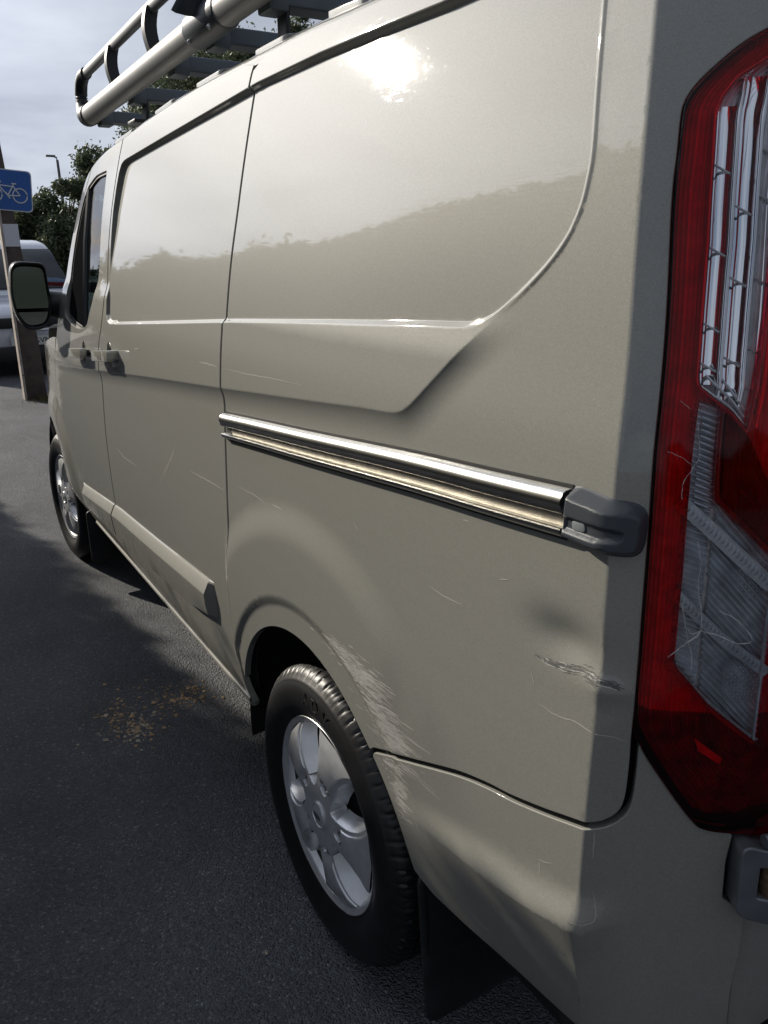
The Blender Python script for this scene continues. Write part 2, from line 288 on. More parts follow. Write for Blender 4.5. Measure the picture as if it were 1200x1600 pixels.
def disp(s,z):
    s,z=np.broadcast_arrays(np.asarray(s,float),np.asarray(z,float))
    d=np.zeros(s.shape); rin=np.zeros(s.shape)
    # recessed upper window panel
    m=(z>1.2)&(s>.25)&(s<2.8)
    if m.any():
        q=sdist(FP['recess'],s[m],z[m]); wd=np.where(z[m]>1.7,.014,.008); wd=np.where(s[m]>2.45,.014,wd)
        dep=.0095+.006*sstep(1.45,1.8,z[m])
        rin[m]=sstep(0,1,q/wd); d[m]+=sstep(.60,.50,s[m])*sstep(1.425,1.47,z[m])*.0017*np.sin(pi*np.clip((q+.010)/.012,0.,1.))**2; d[m]-=dep*rin[m]
    # muscle band under the waist line
    m2=(z>1.0)&(z<1.75)&(s>.3)&(s<4.4)
    if m2.any():
        sm,zm=s[m2],z[m2]
        q=sdist(FP['band'],sm,zm); t=np.clip((q+.050)/.050,0.,1.)
        f=np.where(q>0,1.,t*t*(.45+.55*t))*(1-sstep(1.36,1.43,zm))
        ri=rin[m2]
        f=f*(1-ri)+ri*sstep(.45,1.05,sm)*(1-sstep(1.365,1.62,zm))
        d[m2]+=.0105*f*(1-sstep(3.3,4.2,sm))
    # rear wheel arch flare
    r=np.hypot(s-WX,z-WZ); an=np.degrees(np.arctan2(z-WZ,s-WX))
    fa=(1-sstep(120,152,an))*sstep(-20,25,an)*(1-sstep(1.44,1.50,s))
    d+=fa*(.013*(1-sstep(.612,.700,r))-.008*(1-sstep(.465,.49,r)))
    # front arch flare
    r=np.hypot(s-3.963,z-WZ)
    d+=(.018*(1-sstep(.46,.58,r)))*sstep(3.4,3.6,s)*sstep(.3,.5,z)
    # bumper swage
    m=(s<.80)&(z<.85)
    if m.any():
        E=np.interp(-s[m],-np.array([.80,.66,.48,.34,.26,.2]),[.545,.577,.618,.650,.676,.70])
        b=sstep(.74,.36,s[m])*sstep(.17,.262,s[m]); e=z[m]-E
        up=np.where(e>0,.0155*(1-sstep(0,.060,e))**1.3,0.0155-.26*np.clip(-e-.001,0,.06)-.18*np.clip(-e-.06,0,1))
        d[m]+=b*up
    # dents in the rear corner
    d-=.011*np.exp(-((s-FP['dent'][0])/.055)**2-((z-FP['dent'][1])/.028)**2)
    d+=.0042*np.exp(-((s-FP['dent'][0]+.07)/.03)**2-((z-FP['dent'][1]+.035)/.014)**2)
    d-=.0022*np.exp(-((s-.66)/.05)**2-((z-.80)/.09)**2)
    d+=.0004*np.sin(s*6.1+z*3)*np.sin(z*5.3+1)
    return d
def F(s,z,off=0.,flat=False):
    s=np.asarray(s,float);z=np.asarray(z,float)
    sh=.12*np.maximum(0,z-.95)**2
    s=s+np.interp(s-sh,[-.06,0,.03,.06,.14,.2,.24,.26,.285],[.0135,.009,.003,-.001,-.0035,-.005,-.0055,-.003,0.])
    t=XC-(s-sh); tc=np.clip(t,0,1.2)
    x=np.where(t<0,s,XC+np.interp(tc,_tt,_xs)+sh); y=np.where(t<0,0,np.interp(tc,_tt,_ys)); a=np.where(t<0,0,np.interp(tc,_tt,_a))
    D=off+(0 if flat else disp(s,z))
    return np.stack([x-np.sin(a)*D, y+base(z)+plan(x,z)+np.cos(a)*D, z+0*x],-1)
def N(s,z,h=6e-4,flat=False):
    a=(F(s+h,z,0,flat)-F(s-h,z,0,flat)); b=(F(s,z+h,0,flat)-F(s,z-h,0,flat))
    n=np.cross(b,a); return n/np.linalg.norm(n,axis=-1,keepdims=True)
# ------------------------------------------------------------------ polyline tools (s,z plane)
def resample(P,step,closed=True):
    P=np.asarray(P,float)
    if closed: P=np.vstack([P,P[:1]])
    d=np.hypot(*(P[1:]-P[:-1]).T); L_=np.concatenate([[0],np.cumsum(d)]); n=max(int(round(L_[-1]/step)),3)
    q=np.linspace(0,L_[-1],n+1); r=np.stack([np.interp(q,L_,P[:,0]),np.interp(q,L_,P[:,1])],1)
    return r[:-1] if closed else r
def catmull(P,n=8):
    P=np.asarray(P,float); Q=np.vstack([2*P[0]-P[1],P,2*P[-1]-P[-2]]); out=[]
    for i in range(1,len(Q)-2):
        p0,p1,p2,p3=Q[i-1],Q[i],Q[i+1],Q[i+2]
        for t in np.linspace(0,1,n,endpoint=False):
            out.append(.5*((2*p1)+(-p0+p2)*t+(2*p0-5*p1+4*p2-p3)*t*t+(-p0+3*p1-3*p2+p3)*t**3))
    out.append(P[-1]); return np.array(out)
def rounded(P,r,closed=True,n=6):
    P=[np.array(q,float) for q in P]; out=[]; k=len(P)
    for i,q in enumerate(P):
        rr=r[i] if hasattr(r,'__len__') else r
        if (not closed and i in(0,k-1)) or rr<=0: out.append(q); continue
        a,b=P[i-1],P[(i+1)%k]; da,db=a-q,b-q; la,lb=np.hypot(*da),np.hypot(*db)
        ra=min(rr,la*.49); rb=min(rr,lb*.49); A=q+da/la*ra; B=q+db/lb*rb
        for t in np.linspace(0,1,n): out.append((1-t)**2*A+2*t*(1-t)*q+t*t*B)
    return np.array(out)
def offs(P,d):
    """shift an open polyline sideways (left of travel = +)"""
    P=np.asarray(P,float); T=np.gradient(P,axis=0); T/=np.hypot(T[:,0],T[:,1])[:,None]+1e-12
    return P+d*np.stack([-T[:,1],T[:,0]],1)
def area(P):
    x,y=np.asarray(P).T; return .5*np.sum(x*np.roll(y,-1)-np.roll(x,-1)*y)
def near_pts(poly,offsets,step,closed):
    r=resample(poly,step,closed); return np.vstack([offs(r,o) for o in offsets])
FLINES=[]
FEAT=[]  # dense point sets shared by all panels (filled below)
def panel(name,outline,holes,material,parent,h=.022,step=.007,fold=.014,lip=.0018,feats=True,off=0.,flat=False,dispf=None,extra=None):
    loops=[resample(outline,step)]+[resample(q,step) for q in holes]
    if area(loops[0])<0: loops[0]=loops[0][::-1]
    loops=[loops[0]]+[l if area(l)<0 else l[::-1] for l in loops[1:]]
    lo=loops[0].min(0); hi=loops[0].max(0)
    gx,gz=np.meshgrid(np.arange(lo[0],hi[0],h),np.arange(lo[1],hi[1],h))
    pts=np.stack([gx.ravel(),gz.ravel()],1)+rng.uniform(-.12,.12,(gx.size,2))*h
    sets=[pts]
    if feats: sets+=FEAT
    if extra is not None: sets.append(extra)
    pts=np.vstack(sets)
    pts=pts[(pts[:,0]>lo[0])&(pts[:,0]<hi[0])&(pts[:,1]>lo[1])&(pts[:,1]<hi[1])]
    keep=sdist(loops[0],pts[:,0],pts[:,1])>step*.45
    for l in loops[1:]: keep&=sdist(l,pts[:,0],pts[:,1])<-step*.45
    pts=pts[keep]
    # thin points that crowd each other
    key=np.round(pts/.0011).astype(np.int64); _,ui=np.unique(key[:,0]*100003+key[:,1],return_index=True); pts=pts[ui]
    V2=np.vstack(loops+[pts]); E=[];o=0
    for l in loops: E+=[(o+i,o+(i+1)%len(l)) for i in range(len(l))]; o+=len(l)
    nb=o
    if feats:
        for ln in FLINES:
            q=ln[(ln[:,0]>lo[0]-.1)&(ln[:,0]<hi[0]+.1)] if False else ln
            okq=sdist(loops[0],q[:,0],q[:,1])>step*.5
            for l in loops[1:]: okq&=sdist(l,q[:,0],q[:,1])<-step*.5
            k0=len(V2); V2=np.vstack([V2,q]); E+=[(k0+i,k0+i+1) for i in range(len(q)-1) if okq[i] and okq[i+1]]
            bad=~okq
            if bad.any(): V2[k0:][bad]=V2[0]
    res=geometry.delaunay_2d_cdt([Vector(v) for v in V2],E,[],0,1e-7)
    vo=np.array([tuple(v) for v in res[0]]); tri=np.array([f for f in res[2] if len(f)==3]); org=res[3]
    cen=vo[tri].mean(1); ok=sdist(loops[0],cen[:,0],cen[:,1])>0
    for l in loops[1:]: ok&=sdist(l,cen[:,0],cen[:,1])<0
    tri=tri[ok]
    e1=vo[tri[:,1]]-vo[tri[:,0]]; e2=vo[tri[:,2]]-vo[tri[:,0]]; fl=(e1[:,0]*e2[:,1]-e1[:,1]*e2[:,0])>0
    tri[fl]=tri[fl][:,::-1]     # s,z seen from outside is mirrored
    if dispf is None:
        P3=F(vo[:,0],vo[:,1],off,flat); NN=N(vo[:,0],vo[:,1],flat=flat)
    else:
        ff=lambda s,z: F(s,z,dispf(s,z),True)
        P3=ff(vo[:,0],vo[:,1]); hh=4e-4
        NN=np.cross(ff(vo[:,0],vo[:,1]+hh)-ff(vo[:,0],vo[:,1]-hh),ff(vo[:,0]+hh,vo[:,1])-ff(vo[:,0]-hh,vo[:,1])); NN/=np.linalg.norm(NN,axis=1)[:,None]
    V=list(P3); NM=list(NN); Fc=[tuple(t) for t in tri]
    # folded rims
    inv_={}
    for i,g in enumerate(org):
        for k in g: inv_[k]=i
    o=0
    if fold>0:
        for l in loops:
            n=len(l); ids=[inv_.get(o+i,-1) for i in range(n)]; o+=n
            if min(ids)<0: continue
            B=P3[ids]; nn=NN[ids]; T=np.roll(B,-1,0)-np.roll(B,1,0); T/=np.linalg.norm(T,axis=1)[:,None]+1e-12
            out=np.cross(T,nn)
            # outward in plane: test against s,z direction
            q=l[0]; t2=l[1]-l[-1]; t2/=np.hypot(*t2)+1e-12; o2=np.array([t2[1],-t2[0]])
            w3=F(q[0]+o2[0]*.002,q[1]+o2[1]*.002,0,True)-F(q[0],q[1],0,True)
            if np.dot(out[0],w3)<0: out=-out
            rings=[(B,nn)]
            for th in (35,65,90):
                a=R(th); rings.append((B+lip*sin(a)*out-lip*(1-cos(a))*nn,cos(a)*nn+sin(a)*out))
            rings.append((rings[-1][0]-fold*nn,out))
            base_=[ids]
            for Bq,nq in rings[1:]:
                s0=len(V); V+=list(Bq); NM+=list(nq); base_.append(list(range(s0,s0+n)))
            for a_,b_ in zip(base_[:-1],base_[1:]):
                for i in range(n):
                    j=(i+1)%n; Fc.append((a_[i],a_[j],b_[j],b_[i]))
    o_=mobj(name,V,Fc,material,parent,True,NM)
    return o_
def strip(mb,path,wid,off,both=False,flat=False,taper=True):
    """thin mark lying on the flank"""
    P=np.asarray(path,float); n=len(P); T=np.gradient(P,axis=0); T/=np.hypot(T[:,0],T[:,1])[:,None]+1e-12
    nn=np.stack([-T[:,1],T[:,0]],1); t=np.linspace(0,1,n); ww=wid*(np.sin(pi*np.clip(t,.04,.96))**.6 if taper else np.ones(n))/2
    A=P+nn*ww[:,None]; B=P-nn*ww[:,None]
    V=np.vstack([F(A[:,0],A[:,1],off,flat),F(B[:,0],B[:,1],off,flat)])
    mb.add(V,[(i,i+1,n+i+1,n+i) for i in range(n-1)])

van=empty('panel_van',(0,0,0))
tag(van,'scuffed champagne silver panel van with a roof rack, filling most of the view','van')
# ------------------------------------------------------------------ shut lines
gR=catmull([(1.436,1.897),(1.452,1.855),(1.458,1.75),(1.458,1.60),(1.456,1.45),(1.455,1.37),(1.452,1.30),(1.452,1.22),(1.454,1.1),(1.456,.9),(1.457,.64),(1.455,.52),(1.446,.44),(1.438,.385)],6)
gF=catmull([(2.536,1.866),(2.56,1.80),(2.595,1.65),(2.607,1.5),(2.61,1.38),(2.64,1.28),(2.69,1.21),(2.715,1.13),(2.725,1.02),(2.733,.9),(2.724,.77),(2.712,.6),(2.708,.48),(2.722,.345)],6)
seam=np.array([(-.08,1.862),(.5,1.872),(.99,1.8865),(1.19,1.895),(1.4315,1.8975),(1.858,1.8962),(2.26,1.8811),(2.5536,1.8618),(3.034,1.842),(3.30,1.822),(3.42,1.79),(3.50,1.72),(3.54,1.60)])
seam=catmull(seam,6)
def seg(P,a,b):   # part of an s-monotone polyline
    return P[(P[:,0]>min(a,b))&(P[:,0]<max(a,b))]
bseam=catmull([(.771,.643),(.70,.674),(.6283,.7035),(.5255,.7456),(.4369,.774),(.3807,.788),(.3059,.8121),(.2485,.8345),(.2291,.8427),(.2119,.8588),(.2051,.8816),(.2042,.9254),(.2056,.9634)],6)
tail=catmull([(-.06,1.768),(.05,1.757),(.13,1.741),(.19,1.718),(.211,1.7067),(.23,1.6952),(.2491,1.6773),(.2629,1.6615),(.2702,1.6476),(.2716,1.634),(.2661,1.5945),(.2618,1.5579),(.2421,1.433),(.2205,1.2343),(.2110,1.0877),(.2062,.9845),(.1951,.9527),(.1621,.9055),(.1281,.862),(.1121,.850),(.0777,.8453),(.0335,.842),(-.06,.84)],5)
AC,AR=(1.045,.335),.412
def arc(c,r,a0,a1,n=60): 
    a=np.radians(np.linspace(a0,a1,n)); return np.stack([c[0]+r*np.cos(a),c[1]+r*np.sin(a)],1)
# dense points where the sheet bends
FEAT+= [near_pts(FP['recess'],[.010,.008,.006,.0045,.003,.002,.0009,-.0005,-.0018,-.003,-.0042,-.0055,-.0068,-.0082,-.010,-.012,-.0145,-.017],.007,True),
        near_pts(FP['band'][1:-2],[-.003,-.001,.0012,.0035,.0075,.014,.022,.032,.042,.050],.008,False),
        near_pts(FP['band'][1:-2],[-.010,-.018,-.028,-.038],.014,False)]
a_=[arc((WX,WZ),r,-25,160,150) for r in np.arange(.44,.72,.011)]; FEAT.append(np.vstack(a_))
E_=[(.72,.565),(.66,.577),(.48,.618),(.34,.650),(.26,.676),(.2,.70),(.14,.72)]
FEAT.append(near_pts(E_,[-.05,-.03,-.018,-.010,-.005,-.002,0,.002,.005,.009,.014,.02,.028,.037,.048,.06],.012,False))
FEAT.append(near_pts([(FP['dent'][0]+.15,FP['dent'][1]),(FP['dent'][0]-.12,FP['dent'][1])],np.arange(-.07,.07,.008),.01,False))
gz=np.arange(.42,1.9,.012); FEAT.append(np.vstack([np.stack([s+.12*np.maximum(0,gz-.95)**2+0*gz,gz],1) for s in [*np.arange(.03,.238,.0085),.2405,.2435,.246,.248,.2495,.251,.2525,.254,.2555,.257,.259,.262,.268,.276,.285]]))
G=.0062
def dense(s0,s1,z0,z1,h): gx,gz=np.meshgrid(np.arange(s0,s1,h),np.arange(z0,z1,h)); return np.stack([gx.ravel(),gz.ravel()],1)+rng.uniform(-.15,.15,(gx.size,2))*h
FEAT+=[dense(.18,.46,.96,1.10,.006)]
_rc=resample(FP['recess'],.006,True); _rc=np.vstack([_rc,_rc[:1]])
FLINES+=[_rc]+[offs(_rc,-o) for o in (.0014,.003,.0046,.0062,.008)]
_bd=resample(np.array(FP['band'][1:-2]),.006,False); FLINES+=[_bd]+[offs(_bd,o) for o in (.0022,.005,.010)]
# rear quarter: shut line down, arch, bumper seam, lamp edge, roof
archtop=arc(AC,AR,11,131,90)
q=[*(gR+[-G,0])[4:63]]+[*arc(AC,AR,20,131.6,90)]+[*offs(bseam,-G)[1:]]+[*offs(tail[:75],.0045)[::-1]]+[(-.08,1.776),(-.08,1.859)]+[*seg(seam,-.07,1.43)-[0,.001]]
quarter=panel('rear_quarter_panel',q,[],PAINT,van)
# bumper
q=[*arc(AC,AR,133.5,163,24)]+[(.60,.440),(.50,.440),(.38,.452),(.26,.468),(.15,.470),(.052,.468),(.052,.60),(.0457,.66),(.0455,.722),(.079,.745),(.0815,.80)]+[*offs(tail[80:101],.0045)[::-1]]+[*offs(bseam,G)[::-1][1:-1]]
bumper=panel('rear_bumper',q,[],PAINT,van)
# sliding door
hb=lambda c,r: np.stack([c[0]+r[0]*np.cos(np.linspace(0,2*pi,40)[:-1]),c[1]+r[1]*np.sin(np.linspace(0,2*pi,40)[:-1])],1)
H1,H2=(2.96,1.155),(2.535,1.184)
q=[*(gR+[G,0])[2:]]+[(1.443,.383),(1.8,.375),(2.27,.362),(2.718,.342)]+[*(gF-[G,0])[::-1]]+[*seg(seam,1.45,2.52)[::-1]+[0,-.004]]
slider=panel('sliding_door',q,[hb(H2,(.035,.047))],PAINT,van,extra=near_pts(hb(H2,(.05,.06)),[0],.01,True))
# front door
win=rounded([(2.736,1.790),(2.744,1.66),(2.742,1.50),(2.752,1.445),(2.79,1.365),(2.90,1.252),(3.06,1.234),(3.25,1.246),(3.40,1.27),(3.42,1.45),(3.375,1.62),(3.30,1.72),(3.19,1.768),(2.97,1.792)],[.02,.03,.03,.03,.03,.04,.05,.05,.03,.05,.05,.05,.05,.05])
q=[*(gF+[G,0])]+[(2.9,.337),(3.3,.325),(3.56,.32),(3.62,.38),(3.675,.5),(3.715,.66),(3.735,.80),(3.73,.93),(3.69,1.03),(3.60,1.10),(3.585,1.2),(3.57,1.4)]+[*seg(seam,2.55,3.56)[::-1]+[0,-.004]]
fdoor=panel('front_door',q,[win,hb(H1,(.035,.047))],PAINT,van,extra=near_pts(hb(H1,(.05,.06)),[0],.01,True))
# front wing with its arch
FC,FR=(3.985,.335),.405
q=[(3.605,1.10),(3.695,1.033),(3.736,.93),(3.741,.80),(3.721,.66),(3.681,.5),(3.640,.41)]+[*arc(FC,FR,168,5,70)]+[(4.55,.34),(4.80,.33),(4.86,.45),(4.86,.70),(4.80,.92),(4.60,1.00),(4.30,1.07),(4.0,1.115),(3.75,1.15),(3.62,1.16)]
fender=panel('front_wing',q,[],PAINT,van,h=.03)
# ---------------- far flank, rear doors, nose: plain but closed
def mirror_y(P): P=np.array(P); P[...,1]=-1.986-P[...,1]; return P
ss=np.concatenate([np.linspace(-.1,.35,16),np.linspace(.4,4.8,70)]); zs=np.linspace(.36,1.86,36)
SS,ZZ=np.meshgrid(ss,zs,indexing='ij'); ZZ=np.minimum(ZZ,np.interp(SS,[3.3,3.6,4.8],[1.9,1.16,.9]))
def arch_cut(S_,Z_):
    for c,r in ((AC,AR),(FC,FR)):
        d=np.hypot(S_-c[0],Z_-c[1]); lift=c[1]+np.sqrt(np.maximum(0,r*r-(S_-c[0])**2)); inn=(np.abs(S_-c[0])<r); Z_=np.where(inn&(Z_<lift),lift,Z_)
    return Z_
ZZ=arch_cut(SS,ZZ)
far=grid_obj('far_side_panel',mirror_y(F(SS,ZZ)),PAINT,van)
# dark inner skin close behind the near flank (what shut lines and windows look into)
sI=np.concatenate([np.linspace(-.05,.35,22),np.linspace(.38,3.55,90)]); zI=np.concatenate([np.linspace(.34,1.19,30),[1.2]])
SI,ZI=np.meshgrid(sI,zI,indexing='ij'); ZI=arch_cut(SI,ZI)
grid_obj('inner_skin',F(SI,ZI,-.033),DARK,van)
sU=np.concatenate([np.linspace(.10,.35,16),np.linspace(.38,2.66,60)]); zU=np.linspace(1.19,1.86,22)
SU,ZU=np.meshgrid(sU,zU,indexing='ij'); grid_obj('load_bay_lining',F(SU,ZU,-.036),DARK,van)
fl=MB(); fl.box((2.2,-.993,.33),(4.3,1.50,.10)); fl.box((2.52,-.993,.8),(.04,1.82,.9)); fl.box((.36,-.993,.37),(.56,1.72,.16)); fl.build('underbody_and_shade_box',DARK,van)  # low tail box added as a black stand-in for shadow under the bumper
bay=MB(); bay.box((2.62,-.993,1.40),(.03,1.72,.9)); bay.build('bulkhead',DARK,van)
# roof
xs=np.concatenate([np.linspace(.10,3.0,70),np.linspace(3.04,3.42,14)])
zsm=np.interp(xs,seam[:,0],seam[:,1]); S0=F(xs,zsm)
prof=[(.0025,.0012),(.006,.006),(.013,.013),(.024,.019),(.045,.028),(.08,.036),(.14,.045),(.25,.055),(.45,.066),(.70,.074),(.866,.076)]
Grf=[]
for (x,y,z) in S0:
    k=(y+.993)/.866*1.0
    left=[(x,y-a*k,z+b) for a,b in prof]
    Grf.append([(x,y,z-.012),(x,y-.002,z-.003)]+left+[(px_,-1.986-py_,pz_) for px_,py_,pz_ in left[::-1][1:]]+[(x,-1.986-y,z-.01)])
Grf=np.array(Grf); roof=grid_obj('roof',Grf,PAINT,van)
hd_=Grf[0].copy(); hd2=hd_.copy(); hd2[:,2]=1.74; hd_[:,0]+=.004; hd2[:,0]-=.02; grid_obj('roof_header',np.array([hd_,hd2]),PAINT,roof,smooth=False)
# raised pads pressed along the roof edge
for xp,ln in ((2.62,.26),(2.17,.20),(1.80,.20),(1.42,.18),(1.08,.16),(.70,.16)):
    zz_=float(np.interp(xp,seam[:,0],seam[:,1])); yy_=float(F(xp,zz_)[1])
    b=MB(); pts=rounded([(-ln/2,0),(ln/2,0),(ln/2-.05,.075),(-ln/2+.05,.075)],.03)
    fn=lambda h: (lambda p: (xp+p[0],yy_-.020-p[1],float(np.interp(xp+p[0],seam[:,0],seam[:,1]))+.014+p[1]*.30+h))
    b.prism([tuple(p) for p in pts],fn(-.012),fn(.013)); b.build('roof_pad',PAINT,roof,bevel=.004)
# windscreen, pillars, bonnet, nose
def wsx(t,u): # t 0 roof..1 base, u across -1..1
    x=3.42+(4.10-3.42)*t; hw=.80+.06*t; z=1.845-.66*t+.06*(1-t)*(1-u*u); x=x+(.10+.06*t)*(1-u*u)
    return (x,-.993+u*hw,z)
ws=np.array([[wsx(t,u) for u in np.linspace(-1,1,15)] for t in np.linspace(0,1,9)]); grid_obj('windscreen',ws,GLASS,van)
for sg in (1,-1):
    b=MB(); P=[]
    for t in np.linspace(.06,1,8):
        x,y,z=wsx(t,sg); P.append((x-.02,y-sg*.015,z-.02))
    b.tube(P,.024,8,sc=(1,.8)); b.build('windscreen_pillar',BLACK,van,smooth=True)
bn=np.array([[(4.06+.82*t,-.993+u*(.90-.10*t*t),1.185-.20*t**1.6+.05*(1-u*u)) for u in np.linspace(-1,1,13)] for t in np.linspace(0,1,9)]); grid_obj('bonnet',bn,PAINT,van)
ns=np.array([[(4.86+.12*(1-u*u)+.03*sin(pi*t),-.993+u*.84,.98-.66*t) for u in np.linspace(-1,1,13)] for t in np.linspace(0,1,8)]); grid_obj('nose',ns,PAINT,van)
# rear doors beyond the lamp
q=[(-.066,1.76),(-.066,.85),(.02,.835),(.038,.72),(.040,.50),(-.75,.50),(-.75,1.84),(-.085,1.84),(-.085,1.772)]
panel('rear_door',q,[],PAINT,van,feats=False,h=.05,flat=True,off=-.012)
# ---------------- sill, valance, moulding
b=MB()
def along(P,off=0.): 
    P=np.asarray(P,float); return F(P[:,0],P[:,1],off)
sx=np.linspace(1.462,3.46,60); szz=np.interp(sx,[1.37,2.27,3.46],[.378,.350,.318])
b.tube([(x,float(F(x,z,0.0)[1])-.004,z) for x,z in zip(sx,szz)],.0115,10,sc=(1,.8)); b.build('sill_flange',PAINT,van,smooth=True)
b=MB(); sp_=np.stack([sx,szz-.018],1); A=along(sp_,-.012); B=A+[0,-.10,-.03]; n=len(sx)
b.add(np.vstack([A,B]),[(i,i+1,n+i+1,n+i) for i in range(n-1)]); b.build('sill_underside',DARK,van,smooth=True)
b=MB(); sv=np.linspace(.66,.06,40); zv=np.interp(-sv,[-.66,-.60,-.5,-.38,-.26,-.15,-.05],[.436,.440,.441,.454,.470,.472,.469])
A=F(sv,zv,-.012); B=F(sv,zv-.05,-.035); D=F(sv,zv-.14,-.10); n=len(sv)
b.add(np.vstack([A,B,D]),[(i,i+1,n+i+1,n+i) for i in range(n-1)]+[(n+i,n+i+1,2*n+i+1,2*n+i) for i in range(n-1)]); b.build('bumper_valance',BLACK,van,smooth=True)
def moulding(parent,s0,s1,end0,end1):
    sv=np.linspace(s0,s1,40); top=np.interp(sv,[1.598,2.11,2.62,3.295],[.6776,.642,.6139,.5482]); mid=np.interp(sv,[1.598,1.74,3.30,3.38],[.628,.6093,.510,.5043]); bot=np.interp(sv,[1.63,1.78,2.19,2.755,3.36],[.5724,.5453,.510,.475,.437])
    mid=top-.036; bot=np.minimum(bot,top-.09)
    rows=[]
    for zt,of in ((top+.001,-.001),(top-.001,.004),(top-.006,.008),(mid+.001,.0225),(mid-.002,.0232),((mid+bot)/2,.0222),(bot+.006,.0185),(bot+.001,.012),(bot-.001,-.001)):
        e=np.ones(len(sv))
        if end0: e=np.minimum(e,sstep(0,.022,sv-s0)*.9+.1*(sv-s0>1e-6))
        if end1: e=np.minimum(e,sstep(0,.05,s1-sv))
        ctr=(top+bot)/2
        rows.append(F(sv,zt,of*e))
    Gm=np.array(rows); o=grid_obj('door_moulding',Gm,PAINT,parent); o.data.set_sharp_from_angle(angle=R(14)); return o
moulding(slider,1.60,2.711,True,False); moulding(fdoor,2.725,3.35,False,True)
# ---------------- door handles
def handle(parent,c,twopiece):
    cs,cz=c
    # dished cup behind the bar
    rr=np.linspace(1,0,7); th=np.linspace(0,2*pi,33)[:-1]
    Gc=np.array([[F(cs+.0362*r*cos(a),cz+.0482*r*sin(a),-.016*(1-r*r)-.0012) for a in th] for r in rr]); grid_obj('handle_cup',Gc,PAINT,parent,closed_v=True)
    b=MB(); pts=rounded([(-.12,-.018),(.115,-.018),(.115,.018),(-.12,.018)],.012)
    fn=lambda o:(lambda p:F(cs+p[0],cz+p[1]-p[0]*.09,o))
    b.prism([tuple(p) for p in pts],fn(.014),fn(.036)); b.build('door_handle',HANDLE,parent,bevel=.008)
    if twopiece:
        b=MB(); pts2=rounded([(-.125,-.018),(-.045,-.018),(-.045,.018),(-.125,.018)],.010)
        b.prism([tuple(p) for p in pts2],fn(-.002),fn(.0365)); b.build('handle_end_cap',HANDLE,parent,bevel=.005)
    for k in (-.10,.09):
        b=MB(); b.tube([F(cs+k,cz-k*.09,-.006),F(cs+k,cz-k*.09,.022)],.011,10); b.build('handle_foot',BLACK,parent)
handle(fdoor,H1,False); handle(slider,H2,True)
# ---------------- front door glass and trims
wc=win.mean(0)
panel('window_seal',[*win],[[*(wc+(win-wc)*.965)]],SEAL,fdoor,feats=False,h=.05,fold=.01,off=-.006,flat=True)
panel('window_glass',[*(wc+(win-wc)*.972)],[],GLASS,fdoor,feats=False,h=.05,fold=0,off=-.012,flat=True)
b=MB(); P=[F(s,z,-.008,True) for s,z in ((3.175,1.755),(3.10,1.56),(3.02,1.245))]; b.tube([tuple(v) for v in P],.012,8); b.build('quarter_bar',BLACK,fdoor,smooth=True)
qg=[(3.24,1.75),(3.185,1.60),(3.11,1.40),(3.06,1.245),(3.25,1.252),(3.39,1.275),(3.41,1.45),(3.365,1.62),(3.29,1.715)]
panel('mirror_triangle',qg,[],TRIM,fdoor,feats=False,h=.04,fold=.006,off=-.009,flat=True)
# ------------------------------------------------------------------ sliding door track
RT=catmull([(1.4395,1.1562),(1.22,1.1735),(1.016,1.189),(.6632,1.2181),(.4519,1.2327),(.318,1.2426)],10)
RH=np.interp(-RT[:,0],-np.array([1.4354,.3166]),[.0575,.0575])
def bar(mb,rows,P=RT,lo=0,hi=None):
    """rows: (t 0..1 down the track height, offset)"""
    P=P[lo:hi]; H=RH[lo:hi]; n=len(P)
    Gm=np.array([F(P[:,0],P[:,1]-t*H,o,False) for t,o in rows]); k=len(rows)
    V=Gm.reshape(-1,3); Fc=[(i*n+j,i*n+j+1,((i+1)%k)*n+j+1,((i+1)%k)*n+j) for i in range(k) for j in range(n-1)]
    Fc+=[tuple(i*n for i in range(k)),tuple(i*n+n-1 for i in range(k))[::-1]]
    mb.add(V,Fc)
rail=None
b=MB(); bar(b,[(-.07,.0016),(1.09,.0016),(1.09,-.004),(-.07,-.004)]); rail=b.build('door_track',SEAL,van)  # oversize black backing strip paints the shadow gap round the track
b=MB(); bar(b,[(.0,.004),(.02,.0125),(.06,.0165),(.22,.0205),(.30,.0200),(.36,.0175),(.47,.0165),(.50,.0140),(.50,.004)]); b.build('upper_track_lip',CHROME,rail,smooth=True,auto=40)
b=MB(); bar(b,[(.48,.0022),(.80,.0022),(.80,.0035),(.66,.0062),(.56,.0064),(.48,.0045)],lo=2); b.build('track_channel',CHANNEL,rail,smooth=True,auto=40)
b=MB(); bar(b,[(.80,.003),(.80,.0135),(.83,.0160),(.88,.0150),(.96,.0125),(1.02,.006),(1.02,.002)]); b.build('lower_track_lip',CHROME,rail,smooth=True,auto=40)
